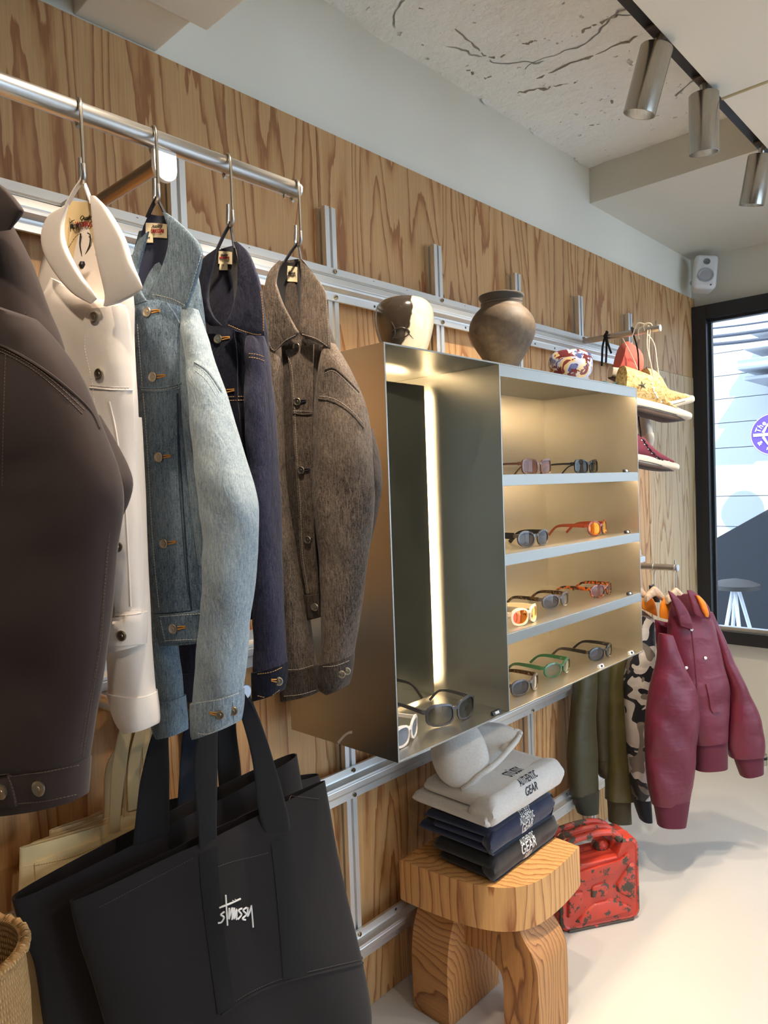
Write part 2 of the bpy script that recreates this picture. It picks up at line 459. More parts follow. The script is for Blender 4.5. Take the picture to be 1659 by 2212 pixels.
MAT['led_soft'] = emit('warm_led_strip_mirror', (1.0, 0.74, 0.44), 24.0)
MAT['lamp_glow'] = emit('lamp_lens', (1.0, 0.93, 0.82), 5.0)

# ------------------------------------------------------------------ the room
YE, YB, XR = 4.26, -2.3, 4.2          # end wall, wall behind the camera, right wall
ZW = 2.557                            # top of the plywood
ZC, ZB, ZP = 2.935, 2.782, 2.70       # rough ceiling, beam soffit, board ceiling
floor = box('floor', (-0.3, YB, -0.06), (XR, YE + 0.16, 0), MAT['floor']); tag(floor, kind='structure')
wl = box('wall_left', (-0.20, YB, 0), (-0.016, YE, 3.1), MAT['paint']); tag(wl, kind='structure')
PAN = [(YB, -1.06, 0, ZW), (-1.06, 0.158, 0, ZW), (0.158, 1.383, 0, ZW), (1.383, 2.478, 0, ZW), (2.478, 3.572, 0, ZW), (3.572, YE, 2.106, ZW), (3.572, YE, 0, 2.106)]
for i, (a, b, z0, z1) in enumerate(PAN):
    box('plywood_panel', (-0.016, a + .0009, z0 + .0009), (0.0 if i < 6 else 0.003, b - .0009, z1 - .0009), MAT['ply'] if i < 6 else MAT['ply_daylit'], wl, bev=.0006)
# end wall around the window opening
WX0, WX1, WZ0, WZ1 = 0.0, 3.3, 0.607, 2.502
we = empty('wall_end', (0, YE, 0), kind='structure')
box('wall_below_window', (-0.2, YE, 0), (XR, YE + .16, WZ0), MAT['paint_end'], we)
box('wall_above_window', (-0.2, YE, WZ1), (XR, YE + .16, 3.1), MAT['paint_end'], we)
box('wall_beside_window', (WX1, YE, WZ0), (XR, YE + .16, WZ1), MAT['paint_end'], we)
box('wall_return', (-0.2, YE, WZ0), (WX0, YE + .16, WZ1), MAT['paint_end'], we)
wr_ = empty('wall_right', (XR, 1.0, 0), kind='structure')
box('wall_part', (XR, YB, 0), (XR + .15, 1.0, 3.1), MAT['paint'], wr_)
box('wall_part', (XR, 4.1, 0), (XR + .15, YE + .16, 3.1), MAT['paint'], wr_)
box('wall_part', (XR, 1.0, 2.5), (XR + .15, 4.1, 3.1), MAT['paint'], wr_)
wb = box('wall_back', (-0.2, YB - .15, 0), (XR + .15, YB, 3.1), mat_wall('back_wall_paint', lin(176, 168, 156))); tag(wb, kind='structure')
w1 = empty('window_1', (1.6, YE, WZ0), kind='structure')
fw, fy0, fy1 = 0.078, YE - 0.055, YE + 0.06
box('frame_stile', (WX0, fy0, WZ0), (WX0 + fw, fy1, WZ1), MAT['black_metal'], w1, .002)
box('frame_stile', (WX1 - fw, fy0, WZ0), (WX1, fy1, WZ1), MAT['black_metal'], w1, .002)
box('frame_rail', (WX0 + fw, fy0, WZ1 - fw), (WX1 - fw, fy1, WZ1), MAT['black_metal'], w1, .002)
box('frame_rail', (WX0 + fw, fy0, WZ0), (WX1 - fw, fy1, WZ0 + fw * .9), MAT['black_metal'], w1, .002)
for k in (0.012, 0.03):   # stepped glazing bead
    box('glazing_bead', (WX0 + fw, YE - .02 + k, WZ0 + fw * .9), (WX0 + fw + .016 - k * .2, YE + .0 + k, WZ1 - fw), MAT['black_metal'], w1)
box('glazing_bead', (WX0 + fw, YE - .02, WZ1 - fw - .015), (WX1 - fw, YE + .02, WZ1 - fw), MAT['black_metal'], w1)
box('glazing_bead', (WX0 + fw, YE - .02, WZ0 + fw * .9), (WX1 - fw, YE + .02, WZ0 + fw * .9 + .02), MAT['alu'], w1)
def mat_glass():
    n = NT('window_glass'); tr = n.add('BsdfTransparent', Color=(0.93, 0.96, 0.97)); gl = n.add('BsdfGlossy', Roughness=0.02)
    lw = n.add('LayerWeight', Blend=0.12); mx = n.add('MixShader', Fac=n.math('MULTIPLY', lw.outputs[0], 0.9), i1=tr.outputs[0], i2=gl.outputs[0])
    n.t.links.new(mx.outputs[0], n.t.nodes['Material Output'].inputs[0]); return n.m
MAT['glass'] = mat_glass()
box('pane', (WX0 + fw, YE + .006, WZ0 + fw * .9), (WX1 - fw, YE + .012, WZ1 - fw), MAT['glass'], w1)
# unseen shop-front window, added on the right to let sky light in
w2 = empty('added_window', (XR, 2.5, 0), kind='structure')
for y in (1.0, 2.0, 3.0, 4.03): box('frame_stile', (XR + .02, y, 0), (XR + .09, y + .07, 2.5), MAT['black_metal'], w2)
box('pane', (XR + .05, 1.07, 0.0), (XR + .056, 4.03, 2.5), MAT['glass'], w2)
# ceilings
ce = empty('ceiling', (1.5, 1.5, ZC), kind='structure')
def rough_slab():
    bm = bmesh.new(); bmesh.ops.create_grid(bm, x_segments=60, y_segments=110, size=0.5)
    x0, x1, y0, y1 = -0.02, 0.86, YB, 3.06
    from mathutils import noise as mn
    for v in bm.verts:
        x = x0 + (v.co.x + .5) * (x1 - x0); y = y0 + (v.co.y + .5) * (y1 - y0)
        h = mn.fractal(Vector((x * 2.1, y * 2.1, 3.3)), 0.9, 2.1, 4) * 0.012 + max(0, mn.noise(Vector((x * 9, y * 9, 1)))) * 0.004
        v.co = Vector((x, y, ZC + h))
    return bm_mesh('ceiling', bm, True)
put('plaster_slab', rough_slab(), MAT['rough'], ce)
box('slab_core', (-0.2, YB, ZC + .035), (XR + .15, YE + .16, 3.12), MAT['paint'], ce)
beam = box('trim_1', (-0.016, 3.04, ZB), (XR, YE, 3.0), MAT['paint_end']); tag(beam, kind='structure')
# rough chips where plaster meets the wall
bm = bmesh.new()
for i in range(26):
    y = 0.9 + 2.1 * random.random(); s = random.uniform(.006, .022)
    r = bmesh.ops.create_icosphere(bm, subdivisions=1, radius=1.0)
    for v in r['verts']: v.co = Vector((-.012 + abs(v.co.x) * s * .7, y + v.co.y * s * 1.8, ZC + random.uniform(-.002, .004) + v.co.z * s * .45))
put('plaster_crumbs', bm_mesh('crumbs', bm), MAT['rough'], ce)['kind'] = 'stuff'
CRK = plain('plaster_crack', lin(150, 140, 120), .9)
for L in ([(975, 52), (1010, 85), (1045, 115), (1072, 124), (1095, 117)], [(1160, 170), (1230, 138), (1300, 112), (1380, 75)], [(1275, 270), (1330, 258), (1365, 244)], [(1320, 215), (1345, 235)], [(860, 8), (900, 15), (940, 12)], [(1255, 65), (1300, 48), (1350, 25)], [(1120, 200), (1180, 190), (1245, 178)], [(1130, 95), (1165, 84)], [(1010, 150), (1040, 168), (1060, 165)]):
    q = np.array([at(x, y, 2, ZC) for x, y in crom(L, 18)]); q[:, :2] += RNG.normal(0, .003, (18, 2)); q[:, 2] += RNG.normal(.001, .003, 18)
    tube('plaster_crack', q, np.abs(RNG.normal(.0028, .0012, 18)) + .0006, CRK, ce, 6)
# boarded ceiling at the right, two boards with a joint
XP = 0.757
box('ceiling_board', (XP, YB, ZP), (XR, 2.370, ZP + .05), MAT['panel'], ce, .002)
box('ceiling_board', (XP, 2.384, ZP), (XR, YE, ZP + .05), MAT['panel'], ce, .002)
tube('joint_filler', [(XP, 2.377, ZP + .003), (XR, 2.377, ZP + .003)], .0075, plain('joint_filler_paint', lin(196, 180, 140), .7), ce)
box('board_upstand', (XP, YB, ZP + .05), (XP + .02, 3.04, ZC + .03), MAT['panel'], ce)
# low duct box over the near end of the wall
box('trim_2', (-0.016, 0.715, ZW + .012), (0.162, 0.905, ZC + .02), MAT['panel'], None, .003)['kind'] = 'structure'
box('trim_3', (0.162, 0.30, ZW - .012), (0.50, 0.925, ZC + .02), MAT['panel'], None, .003)['kind'] = 'structure'
box('trim_4', (-0.016, YB, ZW + .12), (0.162, 0.715, ZC + .02), MAT['panel'], None, .003)['kind'] = 'structure'

# ------------------------------------------------------------------ track lights
track = box('lighting_track', (0.712, -0.6, 2.728), (0.7520, 3.0, 2.756), MAT['black_metal'], None, .002)
tag(track, 'long black lighting track along the ceiling board edge', 'track')
def lamp(pos, aim, label, power, blend=.35, size=50, L=0.168, ztrack=2.728):
    """pos = pivot under the track"""
    pos = np.array(pos, float); d = np.array(aim, float) - pos; d /= np.linalg.norm(d)
    root = empty('track_spotlight', pos, label, 'spotlight', 'spotlights on the black track')
    box('adapter', (pos[0] - .016, pos[1] - .048, pos[2] + .012), (pos[0] + .016, pos[1] + .030, ztrack), plain('adapter_bronze', lin(96, 84, 76), .4, .4), root, .003)
    top = pos - d * 0.03 * 0; c = pos + d * 0.006
    tube('pivot', [pos - d * .016, c + d * .02], .011, MAT['lamp_body'], root, 12)
    R_ = 0.0425
    p0 = c + d * .008
    lathe('housing', [(R_ * .93, 0), (R_, .004), (R_, L), (R_ * .93, L), (R_ * .90, L - .036), (R_ * .55, L - .06), (.0, L - .06)], p0, MAT['lamp_body'], root, d, 40)
    lathe('lens', [(R_ * .80, L - .034), (R_ * .80, L - .030)], p0, MAT['lamp_glow'], root, d, 32)
    ld = bpy.data.lights.new('beam', 'SPOT'); ld.energy = power; ld.color = (1.0, 0.84, 0.66); ld.spot_size = math.radians(size); ld.spot_blend = blend; ld.shadow_soft_size = .022
    lo = bpy.data.objects.new('beam', ld); COL.objects.link(lo); lo.parent = root
    lo.location = Vector(d * (L + .002)); lo.rotation_euler = Vector(d).to_track_quat('-Z', 'Y').to_euler()
    return root

# ------------------------------------------------------------------ aluminium wall rack
rack = empty('aluminium_wall_rack', (0.02, 2.1, 0), 'silver aluminium slotted profile rack screwed to the plywood wall', 'rack')
POSTY = [-0.535, -0.05, 0.432, 0.914, 1.388, 1.862, 2.338, 2.823, 3.308]
def post_mesh():
    # 40 x 40 slotted profile cross-section, x = 0..0.04 (off wall), y = +-0.02
    s, g = 0.0045, 0.010
    poly = [(0, -.02), (.02 - s, -.02), (.02 - s, -.02 + g), (.02 + s, -.02 + g), (.02 + s, -.02), (.04, -.02), (.04, -s), (.04 - g, -s), (.04 - g, s), (.04, s), (.04, .02),
            (.02 + s, .02), (.02 + s, .02 - g), (.02 - s, .02 - g), (.02 - s, .02), (0, .02)]
    bm = bmesh.new(); A = [bm.verts.new((x, y, 0)) for x, y in poly]; B = [bm.verts.new((x, y, 2.325)) for x, y in poly]; n = len(poly)
    bm.faces.new(A); bm.faces.new(B)
    for i in range(n): bm.faces.new((A[i], A[(i + 1) % n], B[(i + 1) % n], B[i]))
    bmesh.ops.triangulate(bm, faces=[f for f in bm.faces if len(f.verts) > 4])
    return bm_mesh('post', bm)
pm = post_mesh()
for y in POSTY:
    o = put('post', pm, MAT['alu_v'], rack); o.location = Vector((0, y, 0.0))
def rail_mesh(name, flip):
    # channel rail section: hooked front lip, screw flanges above and below (x off wall, z)
    poly = [(.041, .045), (.049, .045), (.0495, .026), (.051, .0205), (.051, .0195), (.0435, .0195), (.0435, .004), (.066, .004), (.066, .010), (.069, .010), (.0705, -.005), (.0695, -.0075), (.0705, -.010), (.070, -.016), (.050, -.022), (.049, -.026), (.049, -.045), (.041, -.045)]
    if flip: poly = [(x, -z) for x, z in poly][::-1]
    bm = bmesh.new(); A = [bm.verts.new((x, -2.0, z)) for x, z in poly]; B = [bm.verts.new((x, 3.345, z)) for x, z in poly]; n = len(poly)
    bm.faces.new(A); bm.faces.new(B)
    for i in range(n): bm.faces.new((A[i], A[(i + 1) % n], B[(i + 1) % n], B[i]))
    return bm_mesh(name, bm)
RAILS = [(2.110, False), (1.160, True), (0.718, True), (0.245, True)]
rmf, rmt = rail_mesh('rail', False), rail_mesh('rail_lower', True)
screwV, screwF = lathe_v([(.0068, 0), (.0068, .004), (.0052, .0062), (.0030, .0062), (.0028, .003)], 12)
screw_me = fix_normals(mesh('screw', orient(screwV, (0, 0, 0), (1, 0, 0)), screwF))
holeV, holeF = lathe_v([(.0042, 0), (.0042, .0005)], 12)
hole_me = fix_normals(mesh('hole', orient(holeV, (0, 0, 0), (1, 0, 0)), holeF))
for z, fl in RAILS:
    r = put('rail', rmt if fl else rmf, MAT['alu'], rack); r.location = Vector((0, 0, z))
    for y in POSTY[2:]:
        for s in (-1, 1):
            o = put('screw', screw_me, MAT['steel_hook'], r); o.matrix_parent_inverse = Matrix.Identity(4); o.location = Vector((.049, y, s * .035))
    yy = 0.36
    while yy < 3.3:
        if min(abs(yy - p) for p in POSTY) > .05:
            for s in (-1, 1):
                o = put('screw_hole', hole_me, MAT['slot'], r); o.matrix_parent_inverse = Matrix.Identity(4); o.location = Vector((.0487, yy, s * .035))
        yy += 0.148
# lower end foot of the last post
box('post_foot', (-.0, 3.285, 0.0), (.045, 3.333, 0.012), MAT['alu'], rack)

# ------------------------------------------------------------------ steel sunglasses cabinet
CX0, CX1, CY0, CY1, CZ0, CZ1, CYM = 0.073, 0.44, 1.153, 2.44, 0.9375, 1.861, 1.596
cab = empty('steel_display_cabinet', ((CX0 + CX1) / 2, (CY0 + CY1) / 2, CZ0), 'brushed steel wall cabinet with four lit shelves of sunglasses', 'cabinet')
T = 0.004
box('side_panel', (CX0, CY0, CZ0), (CX1, CY0 + T, CZ1), MAT['steel'], cab, .0006)
box('side_panel', (CX0, CY1 - T, CZ0), (CX1, CY1, CZ1), MAT['steel'], cab, .0006)
box('bottom_panel', (CX0, CY0 + T, CZ0), (CX1, CY1 - T, CZ0 + T), MAT['steel'], cab, .0006)
box('top_panel', (CX0, CY0 + T, CZ1 - T), (CX1, CY1 - T, CZ1), MAT['steel'], cab, .0006)
box('back_panel', (CX0, CY0 + T, CZ0 + T), (CX0 + T, CY1 - T, CZ1 - T), MAT['steel'], cab)
box('divider_panel', (CX0 + T, CYM - T / 2, CZ0 + T), (CX1, CYM + T / 2, CZ1 - T), MAT['steel'], cab, .0006)
# fine fold lines of the sheet lining (weld seams seen on the back)
SHZ = [1.569, 1.358, 1.148]
LIPH = 0.030
led_paths = []
for z in SHZ:
    s = box('shelf', (CX0 + T, CYM + T / 2, z - .0025), (CX1 - .0015, CY1 - T, z), MAT['steel'], cab)
    box('shelf_lip', (CX1 - .0035, CYM + T / 2, z - LIPH), (CX1 - .0005, CY1 - T, z - .0025), MAT['steel'], s, .0004)
    box('led_strip', (CX1 - .020, CYM + .02, z - .0085), (CX1 - .008, CY1 - .02, z - .0035), MAT['led'], s)
    box('weld_seam', (CX0 + T, CYM + T, z + .060), (CX0 + T + .0008, CY1 - T, z + .0615), MAT['steel'], s)
    box('weld_seam', (CX0 + T, CYM + T / 2, z + .060), (CX1 - .03, CYM + T / 2 + .0008, z + .0615), MAT['steel'], s)
top_lip = box('top_lip', (CX1 - .0035, CYM + T / 2, CZ1 - .034), (CX1 - .0005, CY1 - T, CZ1 - T), MAT['steel'], cab, .0004)
box('led_strip', (CX1 - .020, CYM + .02, CZ1 - .0105), (CX1 - .008, CY1 - .02, CZ1 - .0055), MAT['led'], top_lip)
# tall mirror in the left bay, lit from behind
MX = 0.20
mir = box('mirror', (MX - .004, CY0 + T, CZ0 + .012), (MX, CYM - .020, CZ1 - .032), MAT['mirror'], cab, .0006)
box('led_strip', (MX - .055, CYM - .055, CZ0 + .03), (MX - .047, CYM - .043, CZ1 - .05), MAT['led_soft'], mir)
box('led_strip', (MX - .055, CY0 + .03, CZ1 - .060), (MX - .047, CYM - .06, CZ1 - .048), MAT['led_soft'], mir)

# ------------------------------------------------------------------ draping helpers
from mathutils.bvhtree import BVHTree
class Surf:
    """surfaces already built, met along the sight line through a pixel"""
    def __init__(s, objs):
        V = []; F = []
        for o in objs:
            k = len(V); V += [v.co + o.location for v in o.data.vertices]; F += [tuple(i + k for i in p.vertices) for p in o.data.polygons]
        s.b = BVHTree.FromPolygons(V, F)
    def at(s, px, py, lift=0.0, fallback=None):
        d = Vector(ray(px, py)).normalized(); h = s.b.ray_cast(Vector(CAM_POS), d)
        if h[0] is None:
            best = None                                     # just off the edge: closest surface point to the sight line
            for t in np.linspace(.5, 4.0, 70):
                g = s.b.find_nearest(Vector(CAM_POS) + d * t)
                if best is None or g[3] < best[3]: best = g
            h = best
        n = h[1]
        if n.dot(d) > 0: n = -n
        return np.array(h[0] + n * lift), np.array(n)
def drape(name, rows, sf, mat, parent, lift=0.0025, thick=0.002, n=16, m=6, ang=50, smooth_d=True):
    R = crom([list(r[:4]) for r in rows], n); G = np.zeros((n, m, 3)); N = np.zeros((n, m, 3))
    for i, (xl, yl, xr, yr) in enumerate(R):
        for k in range(m):
            t = k / (m - 1); p, nn = sf.at(xl + (xr - xl) * t, yl + (yr - yl) * t, lift); G[i, k] = p; N[i, k] = nn
    V = [G[i, k] for i in range(n) for k in range(m)]
    nv = N.reshape(-1, 3).mean(0); nv /= np.linalg.norm(nv)
    V += [G[i, k] - nv * (thick + lift) for i in range(n) for k in range(m)]
    F = []; NM = n * m
    for i in range(n - 1):
        for k in range(m - 1):
            a = i * m + k; F.append((a, a + 1, a + m + 1, a + m)); b = a + NM; F.append((b, b + m, b + m + 1, b + 1))
        for k in (0, m - 1):
            a = i * m + k; F.append((a, a + m, a + m + NM, a + NM))
    for k in range(m - 1):
        for i in (0, n - 1):
            a = i * m + k; F.append((a, a + 1, a + 1 + NM, a + NM))
    return shade_auto(put(name, fix_normals(mesh(name, V, F)), mat, parent), ang)
def px_path(pts, sf, lift, n):
    return [sf.at(x, y, lift)[0] for x, y in crom(pts, n)]
def stitch(lines, sf, mat, parent, dash=0.0032, gap=0.0014, r=0.00055, lift=0.0004, name='stitching'):
    segs = []
    for pts in lines:
        L = sum(math.dist(pts[i], pts[i + 1]) for i in range(len(pts) - 1))
        path = np.array(px_path(pts, sf, lift, max(6, int(L / 7))))
        s = np.concatenate([[0], np.cumsum(np.linalg.norm(np.diff(path, axis=0), axis=1))])
        x = 0.0
        while x + dash < s[-1]:
            q = [np.array([np.interp(x + dash * f, s, path[:, c]) for c in range(3)]) for f in (0, 1)]
            if np.linalg.norm(q[1] - q[0]) < dash * 3: segs.append(q)
            x += dash + gap
    if segs:
        o = tubes(name, segs, r, mat, parent, 4); o['kind'] = 'stuff'; return o
def seam(lines, sf, mat, parent, r=0.0016, lift=0.0, name='seam', n=None):
    for l in lines[:-1]: seam([l], sf, mat, parent, r, lift, name, n)
    lines = lines[-1:]
    return tubes(name, [px_path(l, sf, lift, n or max(8, int(sum(math.dist(l[i], l[i + 1]) for i in range(len(l) - 1)) / 12))) for l in lines], r, mat, parent, 6)
BTN = [(0.0, 0), (.0075, 0), (.0082, .0012), (.0082, .0026), (.0070, .0033), (.0058, .0029), (.0052, .0026), (.0026, .0026), (.0022, .0032), (0.0005, .0033)]
def button(px, py, sf, parent, s=1.0, bias=None, hole=None, hmat=None, mat=None):
    p, n = sf.at(px, py, 0.0003)
    if bias is not None: n = n * .45 + bias; n /= np.linalg.norm(n)
    o = lathe('button', [(r * s, z * s) for r, z in BTN], p, mat or MAT['button'], parent, n, 24, 30)
    if hole is not None:
        q = [sf.at(px + hole * f, py - abs(hole) * .16 * f + dy, .0008)[0] for f, dy in ((0.35, -2.5), (1, -1), (1.0, 2), (.35, 3))]
        tube('buttonhole', q, .0011, hmat, o, 6)
    return o
def loop_band(pts3, w, t, mat, parent, side):
    return ribbon('hanging_loop', crom(pts3, 18), side, w, t, mat, parent)
THR = dict(tan=plain('thread_tan', lin(176, 138, 84), .8), brown=plain('thread_brown', lin(104, 84, 70), .8), white=plain('thread_white', lin(222, 214, 204), .8), gold=plain('thread_gold', lin(190, 132, 52), .8), grey=plain('thread_grey', lin(176, 164, 150), .8), pale=plain('thread_pale', lin(196, 196, 186), .8), dark=plain('thread_dark', lin(40, 44, 58), .8))

# ------------------------------------------------------------------ hanging rod
RX, RZ = 0.405, 2.138
rod = empty('garment_rod', (RX, 0.4, RZ), 'satin steel garment rod carrying the denim jackets', 'rod')
lathe('bar', [(.0135, 0), (.0155, .0015), (.0155, 1.85), (.0135, 1.8515)], (RX, -0.90, RZ), MAT['steel_rod'], rod, (0, 1, 0), 28, 60)
lathe('end_cap', [(.0145, 0), (.0145, .004), (.012, .006)], (RX, 0.9515, RZ), MAT['tag_grey'], rod, (0, 1, 0), 24)
for y in (0.66, -0.45):
    arm = lathe('bracket_arm', [(.0125, 0), (.0125, .337)], (.066, y, RZ - .030), mat_brushed('arm_steel', lin(150, 132, 110), .35, (4, 300, 300), .08), rod, (1, 0, 0), 24)
    # saddle that carries the bar: half-round plate
    poly = [(y - .021, RZ - .012), (y + .021, RZ - .012), (y + .021, RZ - .045)] + [(y + .021 * math.cos(a), RZ - .045 - .021 * math.sin(a)) for a in np.linspace(0, math.pi, 12)][1:] 
    prism('arm_end_plate', poly, 0, RX - .004, RX + .006, MAT['white_plastic'], arm, .001)
    box('arm_clamp', (.05, y - .02, RZ - .06), (.0745, y + .02, RZ + .0), MAT['alu'], arm, .002)
lathe('set_screw', [(.003, 0), (.003, .008)], (RX, .92, RZ - .0235), MAT['steel_hook'], rod, (0, 0, 1), 10)

def s_hook(y, zlow, label, rot=0.0, dx=0.0):
    root = empty('s_hook', (RX, y, RZ), label, 'hook', 's hooks on the garment rod')
    r1, r2 = .0195, .0125; zt = RZ - .001
    P = []
    for a in np.linspace(math.radians(-65), math.radians(180), 16): P.append((RX + r1 * math.cos(a) * 1, 0, zt + r1 * math.sin(a)))
    P = [(2 * RX - x, yy, z) for x, yy, z in P]                      # long side towards the room
    x_long = RX + r1
    zb = zlow + r2
    P += [(x_long, 0, z) for z in np.linspace(zt - .02, zb + .012, 8)]
    for a in np.linspace(0, math.radians(-195), 14): P.append((x_long - r2 + r2 * math.cos(a), 0, zb + r2 * math.sin(a)))
    e = P[-1]; P.append((e[0] + .003, 0, e[2] + .016)); P.append((e[0] + .004, 0, e[2] + .026))
    c, s = math.cos(rot), math.sin(rot); xc = RX
    Q = [(xc + (p[0] - xc) * c, y + (p[0] - xc) * s, p[2]) for p in P]
    k = 24
    tube('wire', Q[:k], .0028, MAT['steel_hook'], root, 10)
    tube('sleeved_wire', Q[k - 1:], .0036, MAT['steel_rod'], root, 10)
    b = Q[-8]; 
    return root, np.array([xc + (x_long - r2 - xc) * c, y + (x_long - r2 - xc) * s, zlow])

# ------------------------------------------------------------------ denim jackets
LABELM = plain('label_cotton', lin(222, 204, 166), .9)
INKK = plain('label_ink_black', lin(28, 26, 26), .9); INKR = plain('label_ink_red', lin(150, 44, 44), .9)
SCRIPT = [  # hand-lettered word mark, strokes in a 0..1 box
    [(.20, .98), (.25, .10)], [(.02, .62), (.30, .72), (.62, .86)],
    [(.17, .50), (.06, .42), (.15, .34), (.08, .20), (-.02, .18)],
    [(.30, .60), (.29, .28), (.38, .62), (.38, .26), (.44, .60)], [(.44, .60), (.44, .28), (.50, .56), (.50, .25)],
    [(.66, .58), (.56, .52), (.64, .40), (.54, .26)], [(.79, .60), (.69, .52), (.78, .40), (.67, .28), (.76, .24)],
    [(.82, .60), (.82, .34), (.92, .64)], [(.92, .66), (.95, .30), (.97, .02)], [(.40, .80), (.41, .82)], [(.47, .83), (.48, .85)]]
def script(name, o, right, up, w, h, r, mat, parent, sf=None):
    right = np.array(right, float); up = np.array(up, float); nrm = np.cross(right, up); nrm /= np.linalg.norm(nrm)
    P = []
    for st in SCRIPT:
        c = crom(st, max(3, len(st) * 3)) if len(st) > 2 else np.array(st)
        P.append([np.array(o) + right * (x - .5) * w + up * (y - .5) * h + nrm * r * .3 for x, y in c])
    return tubes(name, P, r, mat, parent, 5)
def neck_label(sf, px, py, wpx, hpx, parent, pl, kind=0, tab=None):
    lab = drape('neck_label', [(px - wpx, py - hpx, px + wpx, py - hpx * .8), (px - wpx, py + hpx, px + wpx, py + hpx * 1.1)], sf, LABELM, parent, .002, .0015, 5, 5)
    o, n = sf.at(px, py, .0045); r = sf.at(px + wpx, py, .0045)[0] - sf.at(px - wpx, py, .0045)[0]; w = np.linalg.norm(r); r = r / w; u = np.array([0, 0, 1.0])
    if kind == 0:
        text_on('label_text', 'Quality', w * .22, o + u * w * .13, r, u, INKK, lab, .95, .0, .3)
        text_on('label_text', 'WORKGEAR', w * .20, o - u * w * .08, r, u, INKR, lab, .75, .0003)
    elif kind == 1:
        script('label_text', o, r, u, w * .85, w * .62, .0006, INKK, lab)
    if tab is not None:
        tb = drape('size_tab', [(tab[0] - 9, tab[1] - 9, tab[0] + 9, tab[1] - 8), (tab[0] - 9, tab[1] + 9, tab[0] + 9, tab[1] + 9)], sf, LABELM, lab, .0032, .001, 4, 4)
        p, _ = sf.at(tab[0], tab[1], .0050)
        text_on('label_text', 'M', .006, p, r, u, INKK, tb)
    return lab

ANG = 20
def jplane(px, py): return Plane(at(px, py, 0, RX), ANG)
U3 = jplane(338, 440).u

